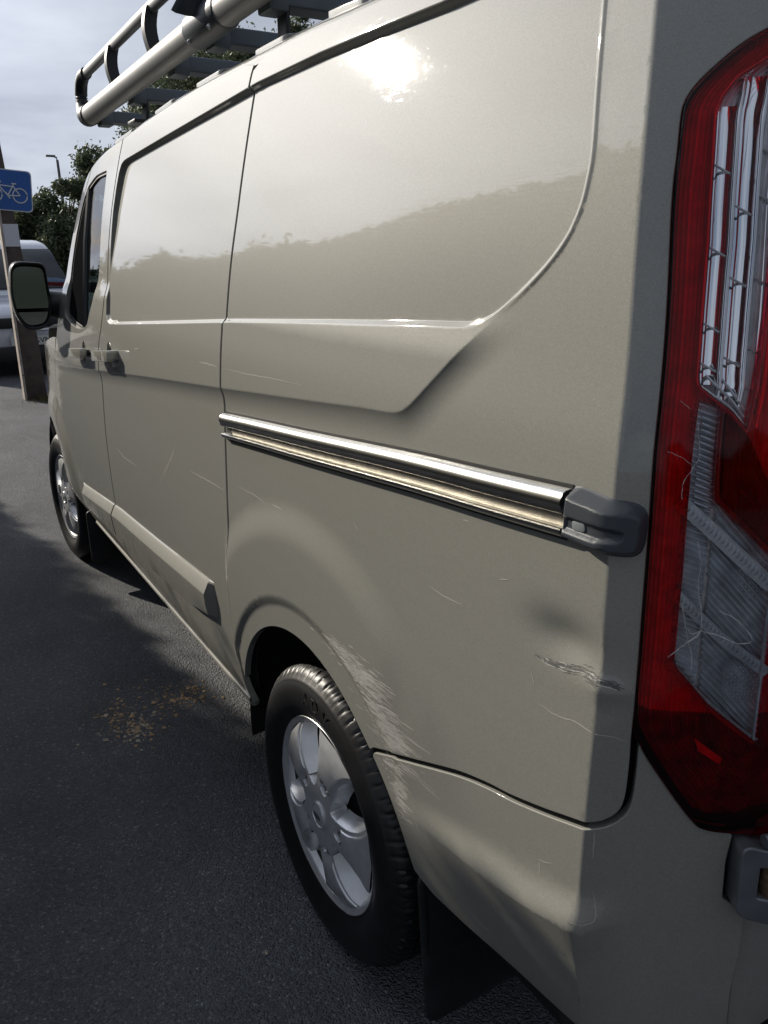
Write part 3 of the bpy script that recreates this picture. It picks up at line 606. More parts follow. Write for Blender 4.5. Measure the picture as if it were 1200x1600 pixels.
# plastic end cap of the track
capo=rounded([(.317,1.2445),(.306,1.2475),(.236,1.2425),(.2235,1.232),(.2225,1.192),(.232,1.1815),(.300,1.1825),(.317,1.1845)],[.002,.004,.012,.012,.012,.012,.006,.002])
def cdisp(s,z):
    q=sdist(capo,s,z); h=.0235*sstep(-.001,.012,q)*np.where(s<.29,1,1)*(.72+.28*sstep(.222,.27,s))
    # finger dish low on the face
    rec=sdist([(.309,1.2180),(.262,1.2195),(.247,1.2155),(.247,1.2035),(.262,1.1985),(.309,1.1980)],s,z)
    return h-.0050*sstep(0,.006,rec)+.0005
ex=near_pts(capo,[-.001,.001,.003,.006,.009,.012],.004,True)
gx,gz_=np.meshgrid(np.arange(.222,.32,.0028),np.arange(1.18,1.248,.0028)); ex=np.vstack([ex,np.stack([gx.ravel(),gz_.ravel()],1)])
cap=panel('track_end_cap',capo,[],GREYP,van,feats=False,h=.006,step=.004,fold=.006,lip=.0008,dispf=cdisp,extra=ex)
b=MB(); lo_=rounded([(.2955,1.2135),(.2775,1.2155),(.2755,1.2055),(.2930,1.2030)],.004)
b.prism([tuple(p) for p in lo_],lambda p:F(p[0],p[1],.010,True),lambda p:F(p[0],p[1],.0205,True)); b.build('cap_button',mat('pale_grey_button',(.20,.215,.225),.35,bump=(2500,.4,.0004)),cap,bevel=.0012)
# ------------------------------------------------------------------ rear lamp
REDL=lens_mat('red_lamp_lens',(.93,.020,.075),.05,(90,.04)); CLRL=lens_mat('clear_lamp_lens',(.97,.98,.99),.05,(60,.05)); DRED=lens_mat('smoked_red_lens',(.42,.02,.04),.05,(90,.05))
LAMPIN=mat('lamp_backing',(.84,.82,.84),.38,.15,var=(60,.15,3)); LAMPDK=mat('lamp_housing_black',(.02,.016,.018),.5)
REFL=mat('lamp_reflector_chrome',(.93,.95,.98),.10,1.,bump=(45,.03,.002)); PRISM=mat('prismatic_grey',(.60,.64,.70),.24,.45,var=(70,.2,4)); LIPM=mat('lamp_white_edge',(.90,.92,.95),.16,.3)
lamp=panel('rear_lamp',[*tail],[],LAMPDK,van,feats=False,h=.02,fold=.03,off=-.060,flat=True)
upc=rounded([(.2035,1.684),(.2290,1.6665),(.2405,1.6475),(.2423,1.6325),(.2349,1.5934),(.2201,1.5081),(.2123,1.4459),(.2031,1.3758),(.2000,1.3660),(.1820,1.3535),(.1602,1.3400),(.1378,1.3200),(.1490,1.3955),(.1640,1.4953),(.1800,1.592),(.186,1.66)],.004)
# let the clear window run on round the corner, past the picture edge
upc=rounded([(.150,1.716),(.2035,1.684),(.2290,1.6665),(.2405,1.6475),(.2423,1.6325),(.2349,1.5934),(.2201,1.5081),(.2123,1.4459),(.2031,1.3758),(.2000,1.3660),(.1820,1.3535),(.1602,1.3400),(.1385,1.3190),(.138,1.335),(.140,1.3955),(.148,1.4953),(.152,1.592),(.150,1.66)],.003)
lowc=rounded([(.1990,1.3590),(.194,1.304),(.1892,1.2568),(.1814,1.1654),(.1769,1.0641),(.1707,1.0535),(.1324,1.0125),(.0700,.9640),(.0590,.963),(.062,1.06),(.066,1.1750),(.0923,1.1962),(.1171,1.2173),(.1440,1.2400),(.1560,1.2500),(.1600,1.28),(.1690,1.346),(.182,1.351)],.003)
midc=rounded([(.1680,1.343),(.137,1.3165),(.110,1.275),(.085,1.24),(.064,1.215),(.064,1.178),(.0915,1.1985),(.1165,1.2195),(.1430,1.2420),(.1545,1.2515),(.1588,1.281)],.002)
sh=lambda P,k: np.asarray(P).mean(0)+(np.asarray(P)-np.asarray(P).mean(0))*k
LO=.0045
redl=panel('red_lens',[*offs(tail,-.0008)],[upc,lowc,midc],REDL,lamp,feats=False,h=.012,step=.005,fold=.012,lip=.003,off=LO,flat=True)
def shell(nm,P,m,o): return panel(nm,P,[],m,lamp,feats=False,h=.012,step=.005,fold=0,off=o,flat=True)
clr=shell('clear_lens',upc,CLRL,LO); shell('lower_clear_lens',lowc,CLRL,LO); shell('smoked_lens',midc,DRED,LO)
# ribbed reflector behind the red
_ol=tail[25:105]; _ol=_ol[np.argsort(_ol[:,1])]
def lamp_edge(z): return np.interp(z,_ol[:,1],_ol[:,0])
zl=np.linspace(.856,1.715,90); uu=np.arange(.004,.26,.00085); rows=[]
for u in uu:
    s_=lamp_edge(zl)-u; d_=-.0175-.0045*abs(((u/.0045)%1.)*2-1)-.007*float(sstep(.018,.006,u))-.010*float(sstep(.05,.09,u))*(np.abs(zl-.90)<.09)
    rows.append(F(np.maximum(s_,-.06-u*.1),zl,d_,True))
rows=np.array(rows); kz=int(np.searchsorted(zl,1.0))
rib=grid_obj('ribbed_reflector',rows[:,kz-1:],LAMPIN,lamp); rib.data.set_sharp_from_angle(angle=R(30))
rib=grid_obj('lower_chamber',rows[:,:kz],mat('dull_lamp_chamber',(.30,.29,.30),.4,.3,var=(40,.5,4)),lamp); rib.data.set_sharp_from_angle(angle=R(30))
b=MB(); b.add([F(s,z,-.012,True) for s,z in ((.135,.962),(.098,.936),(.100,.928),(.128,.945))],[(0,1,2,3)]); b.build('corner_reflector',LAMPIN,lamp)
# chrome columns in the upper window
def ledge(z): return np.interp(z,[1.319,1.366,1.3758,1.4459,1.5081,1.5934,1.6325,1.6475,1.6665,1.684,1.716],[.200,.2005,.2031,.2123,.2201,.2349,.2423,.2423,.2445,.247,.25])
def cols(s,z):
    u=(ledge(z)-s); k=np.clip(np.floor(u/.0255),0,3); f=u/.0255-k
    step=(f<.10)|(f>.92)
    return np.where(step,-.010-.003*k,-.016-.014*np.sin(pi*np.clip((f-.1)/.82,0,1))-.003*k)
for k in range(4):
    zt=[1.640,1.668,1.678,1.70][k]; zb=[1.366,1.350,1.336,1.322][k]; zl=np.linspace(zb,zt,40); rows=[]
    for f,dd in ((-.04,-.016),(.0,-.0075),(.09,-.0075),(.12,-.0095),(.22,-.0125),(.36,-.0148),(.5,-.0155),(.64,-.0148),(.78,-.0125),(.90,-.0095),(.94,-.0090)):
        rows.append(F(np.maximum(ledge(zl)-(k+f)*.0255,.02),zl,dd-.003*k,True))
    o=grid_obj('reflector_column',np.array(rows),REFL,lamp); o.data.set_sharp_from_angle(angle=R(40))
panel('reflector_back',sh(upc,.995),[],LAMPDK,lamp,feats=False,h=.02,step=.006,fold=0,off=-.040,flat=True)
for k,lst in enumerate(([1.585,1.505,1.430,1.39],[1.545,1.475,1.395],[1.60,1.555,1.475,1.405,1.365],[1.64,1.60,1.52,1.44,1.38])):
    for zc in lst:
        s0=float(ledge(zc))-.0255*k-.003; P=[F(s0-t*.020,zc-.010*t,-.011-.003*k+.001,True) for t in (0,.5,1)]
        b=MB(); b.tube([tuple(v) for v in P],.0013,6); b.build('reflector_bar',LIPM,lamp,smooth=True)
for k in range(4):
    zt=[1.635,1.665,1.672,1.69][k]; zb=[1.368,1.352,1.338,1.325][k]
    zl=np.linspace(zt,zb,14); b=MB(); b.tube([tuple(F(float(ledge(z))-.0255*k-.0008-.0012*(k>0),z,-.0085-.003*k,True)) for z in zl],.0016,6); b.build('reflector_edge',LIPM,lamp,smooth=True)
b=MB(); e=[*offs(upc,-.0006)]; e.append(e[0]); b.tube([tuple(F(p[0],p[1],-.001,True)) for p in e[::2]+[e[-1]]],.0014,6,cap=False); b.build('window_rim',LIPM,lamp,smooth=True)
for j in range(3):
    P=[(.1955-.004*j,1.366-.0015*j+.012*j),(.182-.004*j,1.3575+.008*j),(.160,1.344+.008*j),(.142,1.327+.007*j)]
    b=MB(); b.tube([tuple(F(p[0],p[1],-.006-.004*j,True)) for p in catmull(P,5)],.0016,6); b.build('stepped_lip',LIPM,lamp,smooth=True)
# prismatic panels below: fine slanting ribs
pd=np.array([.72,.69]); pd/=np.hypot(*pd)
def prism(s,z):
    t=(s*pd[1]*-1+z*pd[0]*1.)    # across the ribs
    q=t/.0047; f=q-np.floor(q); blend=sstep(.150,.136,s)
    q2=z/.0062; f2=q2-np.floor(q2)
    ring=np.hypot(s-.085,z-1.02); ring2=np.hypot(s-.085,z-1.16)
    dome=.006*(1-sstep(.03,.052,ring))+.006*(1-sstep(.03,.055,ring2))
    return -.013-.0034*(blend*np.abs(2*f-1)+(1-blend)*np.abs(2*f2-1))-dome
lc=sh(lowc,.985)
panel('prism_back',lc,[],LAMPIN,lamp,feats=False,h=.02,step=.006,fold=0,off=-.020,flat=True)
def riblines(mb,dirv,pitch,inside,amp):
    dv=np.array(dirv)/np.hypot(*dirv); nv=np.array([-dv[1],dv[0]]); cen=np.array([.13,1.15])
    for t in np.arange(-.3,.3,pitch):
        u=np.arange(-.35,.35,.003); P=cen+nv*t+dv*u[:,None]; ok=inside(P)
        if ok.sum()<3: continue
        i0=np.where(ok)[0]
        for run in np.split(i0,np.where(np.diff(i0)>1)[0]+1):
            if len(run)<3: continue
            Q=P[run]; n=len(Q); h=pitch*.5
            dm=[-.011-.004*float(sstep(.05,.02,np.hypot(q[0]-.085,q[1]-1.03))+sstep(.05,.02,np.hypot(q[0]-.088,q[1]-1.16))) for q in Q]
            rows=[np.array([F(*(q+nv*h*e),d_-amp*(1-abs(e)**1.0 if False else abs(e)),True) for q,d_ in zip(Q,dm)]) for e in (-.96,-.5,-.12,.12,.5,.96)]
            V=np.vstack(rows); mb.add(V,[(r*n+i,r*n+i+1,(r+1)*n+i+1,(r+1)*n+i) for r in range(5) for i in range(n-1)])
b=MB(); riblines(b,(-.72,-.69),.0058,lambda P:(sdist(lc,P[:,0],P[:,1])>0)&(P[:,0]<.150-(1.2-P[:,1])*.06),.0040); o=b.build('slanting_prisms',PRISM,lamp); o['kind']='stuff'
b=MB(); riblines(b,(-.95,-.30),.0062,lambda P:(sdist(lc,P[:,0],P[:,1])>0)&(P[:,0]>.152-(1.2-P[:,1])*.06),.0040); o=b.build('edge_prisms',PRISM,lamp); o['kind']='stuff'
def toothed(name,P,w0,teeth=26):
    P=resample(catmull(P,6),.003,False); b=MB(); n=len(P); T=np.gradient(P,axis=0); T/=np.hypot(*T.T)[:,None]; nn=np.stack([-T[:,1],T[:,0]],1)
    if nn[0][1]>0: nn=-nn
    A=P; B=P+nn*w0
    V=np.vstack([F(A[:,0],A[:,1],-.004,True),F(A[:,0],A[:,1],-.0015,True),F(B[:,0],B[:,1],-.0035,True),F(B[:,0],B[:,1],-.012,True)])
    b.add(V,[(k*n+i,k*n+i+1,(k+1)*n+i+1,(k+1)*n+i) for k in range(3) for i in range(n-1)])
    for i in range(1,n-2,2):   # little serrations on the face of the bar
        a_,c_=A[i],B[i]; d_=T[i]*.0014
        q=[F(*(a_*.8+c_*.2-d_),-.0018,True),F(*(a_*.8+c_*.2+d_),-.0018,True),F(*(a_*.15+c_*.85),-.0034,True),F(*(a_*.5+c_*.5),-.0004,True)]
        b.add(q,[(0,1,3),(1,2,3),(2,0,3)])
    return b.build(name,PRISM,lamp)
toothed('lamp_divider',[(.1892,1.2520),(.1569,1.2270),(.1187,1.1963),(.0879,1.1713),(.066,1.155)],.016)
toothed('lamp_divider',[(.1809,1.1500),(.1546,1.1266),(.1161,1.0942),(.0727,1.0634),(.062,1.055)],.013)
toothed('lamp_divider',[(.1764,1.0640),(.1332,1.0215),(.0933,.9886),(.0640,.968)],.009)
b=MB(); b.tube([tuple(F(s,z,-.002,True)) for s,z in ((.0700,.966),(.0725,1.02),(.0760,1.1),(.080,1.16))],.0022,6); b.build('lamp_inner_edge',PRISM,lamp,smooth=True)
# bulb socket ribs left of the smoked part
for k in range(15):
    z=1.335-.0062*k; b=MB(); b.tube([tuple(F(s,z-(.19-s)*.35,-.008,True)) for s in (.186-.0006*k,.178-.0006*k,.170-.0006*k)],.0016,6); b.build('socket_rib',PRISM,lamp,smooth=True)
# shattered facets inside the smoked lens
b=MB()
for k in range(16):
    s=.128-.0026*k+rng.uniform(-.006,.006); z=1.262-.0044*k+rng.uniform(-.004,.004); a=rng.uniform(.4,1.4); l=rng.uniform(.006,.012)
    q=[(s,z),(s-l,z-.3*l),(s-l*1.2,z-.75*l),(s-.15*l,z-.35*l)]
    b.add([F(p[0],p[1],-.006-.006*rng.random(),True) for p in q],[(0,1,2,3)])
o=b.build('cracked_facets',LIPM,lamp); o['kind']='stuff'
CRK=mat('crack_white',(.60,.59,.58),.5)
def crack(P,w):
    P=catmull(P,7); P=P+rng.normal(0,.00035,P.shape); b=MB(); b.tube([tuple(F(p[0],p[1],LO+.0004,True)) for p in P],[w*.5*(.35+.9*rng.random()) for _ in P],5); b.build('crack',CRK,lamp)
crack([(.1927,1.3305),(.1838,1.2976),(.1876,1.2841),(.1948,1.2668),(.1938,1.2497)],.0006)
crack([(.2168,1.2996),(.201,1.2943),(.1908,1.2873)],.0004)
crack([(.1697,1.2055),(.1626,1.1809),(.1615,1.1557),(.1552,1.1303),(.1516,1.1043),(.1656,1.0882),(.1831,1.0705)],.0009)
crack([(.1516,1.1043),(.1305,1.0992),(.1087,1.0905),(.0932,1.0943),(.1126,1.1168),(.1346,1.1274)],.0011)
crack([(.1761,1.1364),(.1686,1.1108),(.1634,1.0922),(.1569,1.0735),(.1551,1.0542)],.0009)
crack([(.1656,1.0882),(.1560,1.0960),(.1516,1.1043),(.1600,1.1000),(.1650,1.1060)],.0012)
crack([(.215,1.352),(.203,1.344)],.0004)
for k in range(9):  # frosty splinters in the star crack
    z=1.128-.0052*k; b=MB(); b.tube([tuple(F(s,z-(.17-s)*.3,LO-.001,True)) for s in (.170,.1625,.1565)],.0005,4); b.build('crack',CRK,lamp)
# ------------------------------------------------------------------ rear door hinge
HB=mat('hinge_grey_paint',(.17,.18,.195),.38,.5,.4,.2,var=(30,.15,4)); RUST=mat('rusty_pin',(.14,.085,.05),.85,var=(120,.5,5))
hin=MB(); 
ho=rounded([(.071,.838),(.018,.822),(-.06,.822),(-.06,.735),(.018,.722),(.0665,.742)],[.012,.01,.01,.01,.01,.008]); hi_=rounded([(.050,.812),(.005,.803),(-.02,.803),(-.02,.755),(.005,.748),(.049,.763)],.004)
hing=panel('door_hinge',ho,[hi_],HB,van,feats=False,h=.01,step=.004,fold=.03,lip=.003,off=.022,flat=True)
shell2=panel('hinge_pocket',sh(hi_,1.06),[],DARK,hing,feats=False,h=.02,step=.006,fold=0,off=-.002,flat=True)
b=MB(); b.tube([tuple(F(.022,z,.008,True)) for z in (.752,.79,.81)],.011,12); b.build('hinge_pin',RUST,hing,smooth=True)
b=MB(); P=[tuple(F(s,.8425,.016,True)) for s in (.045,.02,-.01)]; b.tube(P,.008,8); b.build('hinge_stop',HB,hing,smooth=True)
b=MB(); V=[F(s,z,-.02,True) for s,z in ((.086,.842),(.064,.842),(.061,.735),(.083,.745))]; b.add(V,[(0,1,2,3)]); b.build('hinge_gap',DARK,hing)
# ------------------------------------------------------------------ wheels
def lathe(prof,n=96):
    """prof: (radius, y) ; axis along y"""
    th=np.linspace(0,2*pi,n,endpoint=False); return np.array([[(r*cos(a),y,r*sin(a)) for a in th] for r,y in prof])
def make_wheel():
    wh=bpy.data.objects.new('wheel',None); C.objects.link(wh); wh.parent=van
    n=504
    prof=[(.213,-.016),(.217,-.010),(.222,-.009),(.228,-.0065),(.240,.0005),(.256,.0065),(.272,.0085),(.286,.006),(.297,.002),(.303,-.0015),(.3045,-.0020),(.307,-.0045),(.316,-.010),(.3235,-.0165),(.3285,-.0245),(.3315,-.034),(.3330,-.045),(.3332,-.050),(.3265,-.0515),(.3262,-.058),(.3335,-.060),(.3345,-.075),(.3350,-.090),(.3280,-.0915),(.3278,-.099),(.3352,-.101),(.3352,-.125),(.3280,-.127),(.3280,-.135),(.334,-.137),(.332,-.165),(.322,-.19),(.29,-.206),(.25,-.205),(.215,-.19)]
    th=np.linspace(0,2*pi,n,endpoint=False); Gt=[]
    for r,y in prof:
        rr=np.full(n,r)
        ph=th*74/(2*pi)
        if r>.310 and y>-.0505:
            f=(ph+ y*9)%1.; cut=(f<.11); rr-=np.where(cut,0.0052*sstep(.310,.3225,r),0)
            f2=(ph+.5+y*6)%1.; rr-=np.where((f2<.06)&(y<-.02),.0035,0)
        elif r>.31 and y<-.055: rr-=np.where(((ph*1.0-y*14)%1.)<.11,.005,0)
        if abs(r-.286)<.02 and y>0: rr=rr
        Gt.append(np.stack([rr*np.cos(th),np.full(n,y)+(.0008*np.sin(th*3)),rr*np.sin(th)],1))
    Gt=np.array(Gt)
    # slight squash at the contact patch
    zc=-.3205; Gt[...,2]=np.maximum(Gt[...,2],zc)
    ty=grid_obj('tyre',Gt,RUBBER,wh,closed_v=True); ty.data.set_sharp_from_angle(angle=R(38))
    # moulded lettering ADV on the side wall
    for i,ch in enumerate('ADV'):
        cu=bpy.data.curves.new('letter','FONT'); cu.body=ch; cu.size=.043; cu.extrude=.0005; cu.align_x='CENTER'
        t=bpy.data.objects.new('letter',cu); C.objects.link(t); bpy.context.view_layer.update()
        me=bpy.data.meshes.new_from_object(t.evaluated_get(bpy.context.evaluated_depsgraph_get())); bpy.data.objects.remove(t)
        me.materials.clear(); me.materials.append(mat('raised_rubber',(.020,.020,.021),.42) if i==0 else bpy.data.materials['raised_rubber'])
        o=link(bpy.data.objects.new('sidewall_letter',me),wh)
        a=R(104-9.0*i*-1-0) if False else R(92+ (i-1)*9.5*1.0)
        # glyph x runs towards -x (seen from outside), baseline radius .262
        rad=.262; ux=Vector((-sin(a),0,cos(a)))*1.0; uy=Vector((cos(a),0,sin(a))); uz=Vector((0,1,0))
        M=Matrix.Identity(4)
        for k in range(3): M[k][0]=ux[k]; M[k][1]=uy[k]; M[k][2]=uz[k]; M[k][3]=uy[k]*rad+uz[k]*.0072
        o.matrix_local=M
    # rim: barrel and lip
    grid_obj('rim_barrel',lathe([(.206,-.150),(.200,-.110),(.198,-.060),(.199,-.032)]),BARREL,wh,closed_v=True)
    prof=[(.199,-.032),(.2035,-.022),(.2050,-.0165),(.2085,-.0145),(.2130,-.0125),(.2165,-.0100),(.2185,-.0095),(.2200,-.0115),(.2195,-.020),(.214,-.026)]
    rim=grid_obj('rim',lathe(prof),ALLOY,wh,closed_v=True); rim.data.set_sharp_from_angle(angle=R(50))
    # hub face with five nut wells, then five crisp spokes
    nr,nth=34,240; rs=np.linspace(.028,.090,nr); ths=np.linspace(0,2*pi,nth,endpoint=False)
    RR,TT=np.meshgrid(rs,ths,indexing='ij'); dth=np.abs((np.degrees(TT)-35+36)%72-36)
    y=np.interp(RR,[.028,.05,.075,.09],[.0,.001,.0,-.0015])-.030*sstep(-.004,.004,(dth-np.interp(RR,[.028,.066,.074,.090],[50,42,31,22.5]))*pi/180*RR)
    for k in range(5):
        a=R(35+72*k); d=np.hypot(RR*np.cos(TT)-.084*cos(a),RR*np.sin(TT)-.084*sin(a)); y-=.019*(1-sstep(.0115,.0140,d))
    hub=grid_obj('wheel_hub',np.stack([RR*np.cos(TT),y,RR*np.sin(TT)],-1),ALLOY,wh,closed_v=True); hub.data.set_sharp_from_angle(angle=R(34))
    rs=np.array([.0895,.096,.104,.114,.126,.140,.155,.170,.184,.194,.2005,.2035])
    half=np.interp(rs,[.0895,.10,.12,.14,.17,.19,.2035],[22.8,20.6,18.4,17.8,19.2,21.4,24.0])*pi/180*rs
    yf=np.interp(rs,[.0895,.11,.15,.185,.2035],[-.0012,-.0015,-.0055,-.0125,-.021])
    cols_=[(-.0165,-.034),(-.0125,-.026),(-.001,-.0015),(.0,.0),(.0012,.0006),(.009,.0012),(.0105,.0045),(.014,.0058)]
    for k in range(5):
        G5=[]
        for r,hf,yy in zip(rs,half,yf):
            row=[]; lim=pi/5*r*.985; cr=float(sstep(.095,.118,r))
            for e,dy in cols_: row.append((-min(hf-min(e,hf*.8),lim),yy+(dy*cr if e>.002 else dy*(1 if e<=0 else 1)),r))
            row.append((0.,yy+.0058*cr,r))
            row+=[(-s_,y_,r_) for s_,y_,r_ in row[-2::-1]]
            a0=R(35+72*k); G5.append([(r*cos(a0+s_/r),y_,r*sin(a0+s_/r)) for s_,y_,r_ in row])
        G5=np.array(G5); well=np.hypot(G5[...,0]-.084*cos(a0),G5[...,2]-.084*sin(a0)); G5[...,1]-=.012*(1-sstep(.010,.014,well))
        o=grid_obj('spoke',G5,ALLOY,wh); o.data.set_sharp_from_angle(angle=R(22))
    NUT=bpy.data.materials.get('wheel_nut') or mat('wheel_nut',(.42,.42,.42),.22,1.)
    prof=[(.0305,-.004),(.0305,.0035),(.029,.0050),(.0265,.0050),(.0255,.0035),(.018,.0050),(.008,.0062),(.0005,.0064)]
    hc=grid_obj('hub_cap',lathe(prof,48),ALLOY,wh,closed_v=True); hc.data.set_sharp_from_angle(angle=R(40))
    # oval maker's boss on the cap
    b=MB(); b.prism([(.0165*cos(t),.0075*sin(t)) for t in np.linspace(0,2*pi,33)[:-1]],lambda p:(p[0],.0045,p[1]),lambda p:(p[0],.0072,p[1])); b.build('cap_badge',ALLOYIN,wh,bevel=.0006)
    NUT=bpy.data.materials.get('wheel_nut') or mat('wheel_nut',(.42,.42,.42),.22,1.)
    for k in range(5):
        a=R(35+72*k); b=MB(); cx_,cz_=.084*cos(a),.084*sin(a)
        b.prism([(cx_+.0092*cos(t),cz_+.0092*sin(t)) for t in np.linspace(0,2*pi,7)[:-1]+k],lambda p:(p[0],-.020,p[1]),lambda p:(p[0],-.0045,p[1]))
        b.build('wheel_nut',NUT,wh,bevel=.0018)
    b=MB(); b.add([(0,0,0)],[]); 
    disc=grid_obj('brake_disc',lathe([(.205,-.085),(.150,-.080),(.148,-.070),(.07,-.068),(.03,-.062),(.001,-.062)],64),ALLOYIN,wh,closed_v=True)
    grid_obj('inner_barrel',lathe([(.201,-.040),(.196,-.12),(.19,-.13),(.02,-.135)],64),DARK,wh,closed_v=True)
    return wh
def copy_tree(o,parent):
    c=o.copy(); C.objects.link(c); c.parent=parent
    for ch in list(o.children): copy_tree(ch,c)
    return c
w0=make_wheel(); w0.location=(1.03,-.013,.3225)
w1=copy_tree(w0,van); w1.location=(3.963,-.013,.3225); w1.rotation_euler=(0,R(25),R(3))
for x,rz in ((1.03,180),(3.963,180)):
    w2=copy_tree(w0,van); w2.location=(x,-1.973,.3225); w2.rotation_euler=(0,0,R(rz))
# wheel arch liners and mud flaps
for c,r in ((AC,AR),(FC,FR)):
    th=np.radians(np.linspace(-8,188,40)); rows=[]
    for yy,rr in ((-.030,r+.012),(-.07,r+.02),(-.30,r+.02),(-.32,.05)):
        rows.append([(c[0]+rr*cos(a),yy,c[1]+rr*sin(a)) for a in th])
    grid_obj('arch_liner',np.array(rows),DARK,van)
MUD=mat('mud_flap_rubber',(.016,.017,.019),.55,bump=(160,.4,.001),var=(12,.4,5))
def flap(x,y0,y1,z0,z1,lean):
    b=MB(); o=rounded([(y0,z1),(y1,z1),(y1,z0),(y0+(.03 if lean>0 else 0),z0)],.025)
    b.prism([tuple(p) for p in o],lambda p:(x-.004-lean*(z1-p[1])-.02*sin((p[0]-y0)*9),p[0],p[1]),lambda p:(x+.004-lean*(z1-p[1])-.02*sin((p[0]-y0)*9),p[0],p[1])); o=b.build('mud_flap',MUD,van,bevel=.002)
flap(.655,-.34,-.022,.13,.445,.10); flap(3.54,-.26,-.03,.10,.36,.06)
# ------------------------------------------------------------------ door mirror
MX=3.6
def ring(P,x): return [(x,y,z) for y,z in P]
mo=np.array(rounded([(-.004,1.482),(.105,1.490),(.135,1.470),(.150,1.36),(.140,1.262),(.098,1.196),(.012,1.206),(-.012,1.30)],[.03,.03,.03,.04,.05,.03,.04,.03]))
mc=mo.mean(0)
Gm=np.array([[(MX+dx,mc[0]+(p[0]-mc[0])*k,mc[1]+(p[1]-mc[1])*k) for p in mo] for dx,k in ((.034,.86),(.0,.93),(-.006,.975),(.0,1.0),(.012,1.012),(.05,1.0),(.10,.90),(.135,.70),(.150,.40),(.153,.02))])
mir=grid_obj('wing_mirror',Gm,BLACK,van,closed_v=True)
mc2=mc+[.004,0]
Gp=np.array([[(MX+dx,mc2[0]+(p[0]-mc2[0])*k,mc2[1]+(p[1]-mc2[1])*k) for p in mo] for dx,k in ((.020,1.022),(.05,1.024),(.10,.925),(.14,.72),(.156,.4),(.158,.02))]); grid_obj('mirror_cap',Gp,PAINT,mir,closed_v=True)
MG=mat('mirror_glass',(.40,.43,.44),.13,1.)
def mg(nm,z0,z1):
    P=[q for q in (mc+(mo-mc)*.86)]; P=np.array(P); P[:,1]=np.clip(P[:,1],z0,z1); b=MB()
    b.prism([tuple(p) for p in P],lambda p:(MX+.022+.20*(p[0]-mc[0]),p[0],p[1]),lambda p:(MX+.014+.20*(p[0]-mc[0]),p[0],p[1])); b.build(nm,MG,mir)
mg('mirror_glass',1.292,1.60); mg('wide_angle_glass',1.10,1.276)
b=MB(); b.tube([(MX+.05,.01,1.31),(MX+.03,-.05,1.30),(MX+.0,-.10,1.285)],[.055,.06,.07],14,sc=(.8,1)); b.build('mirror_arm',BLACK,mir,smooth=True)
# ------------------------------------------------------------------ roof rack
rack=bpy.data.objects.new('roof_rack',None); C.objects.link(rack); rack.parent=van
def tz(x): return np.interp(x,[-.2,1.79,3.40],[2.098,2.073,2.043])
def trz(x): return np.interp(x,[-.2,2.306,3.33],[2.232,2.214,2.192])
for yy,sg in ((-.2,1),(-1.786,-1)):
    xs_=np.linspace(3.345,-.15,16); b=MB(); b.tube([(x,yy,float(tz(x))) for x in xs_],.0385,28,sc=(.92,1.0)); b.build('side_tube',RACKM,rack,smooth=True,auto=60)
    b=MB(); xs_=np.linspace(3.31,-.15,16); b.tube([(x,yy,float(trz(x))) for x in xs_],.0185,14,sc=(.8,1.05)); b.build('top_rail',RACKM,rack,smooth=True,auto=60)
    # curved front end piece
    P=catmull([(3.30,yy,0),(3.345,yy,0)],2); P=[(3.30,yy,float(tz(3.3))),(3.35,yy,2.046),(3.395,yy,2.058),(3.425,yy,2.095),(3.428,yy,2.140),(3.400,yy,2.176),(3.355,yy,2.192),(3.30,yy,float(trz(3.3)))]
    # smooth 3-D path
    PP=[]; 
    for i in range(len(P)-1):
        for t in np.linspace(0,1,5,endpoint=False): PP.append(tuple(np.array(P[i])*(1-t)+np.array(P[i+1])*t))
    PP.append(P[-1]); PP=np.array(PP); PP[1:-1]=(PP[:-2]+PP[1:-1]*2+PP[2:])/4; PP[1:-1]=(PP[:-2]+PP[1:-1]*2+PP[2:])/4
    rr=np.interp(np.linspace(0,1,len(PP)),[0,.14,.2,.45,.8,1],[.0405,.0405,.038,.025,.024,.0225]); b=MB(); b.tube(PP,rr,18); b.build('end_hoop',BLACK,rack,smooth=True,auto=60)
    for x in (2.862,2.378,1.40,.92):
        b=MB(); z0,z1=float(tz(x))+.03,float(trz(x)); pts=[(x-.022,0),(x+.022,0)]
        V=[]
        n_=8
        for i in range(n_):
            t=i/(n_-1); bow=.012*sin(pi*t); zz_=z0+(z1-z0)*t
            V+=[(x-.016,yy-.019+sg*bow,zz_),(x+.016,yy-.019+sg*bow,zz_),(x+.016,yy+.019+sg*bow,zz_),(x-.016,yy+.019+sg*bow,zz_)]
        Fc=[(4*i+j,4*i+(j+1)%4,4*i+4+(j+1)%4,4*i+4+j) for i in range(n_-1) for j in range(4)]+[(0,1,2,3),(4*n_-1,4*n_-2,4*n_-3,4*n_-4)]
        b.add(V,Fc); b.build('upright',BLACK,rack,smooth=True,auto=30)
    # cast bracket: collar round the tube with an arm sweeping up to the top rail
    b=MB(); b.tube([(2.00,yy,float(tz(2.0))),(1.985,yy,float(tz(1.985))),(1.79,yy,float(tz(1.79))),(1.775,yy,float(tz(1.78)))],[.0405,.0445,.0445,.0405],28); b.tube([(1.90,yy,float(tz(1.9))+.02),(1.88,yy+sg*.004,2.12),(1.85,yy,2.17),(1.84,yy,2.215)],[.062,.050,.036,.030],14,sc=(1.5,.55)); 
    br=b.build('joint_bracket',GREYP,rack,smooth=True,auto=50)
    for x in (1.965,1.81):
        b2=MB(); b2.tube([(x,yy+sg*.030,float(tz(x))-.030),(x,yy+sg*.036,float(tz(x))-.037)],.006,8); b2.build('bracket_bolt',CHROME,rack)
    b=MB(); b.tube([(1.775,yy,float(tz(1.775))),(.2,yy,float(tz(.2)))],.0400,28,sc=(.95,1.0)); b.build('tube_sleeve',RACKM,rack,smooth=True,auto=60)
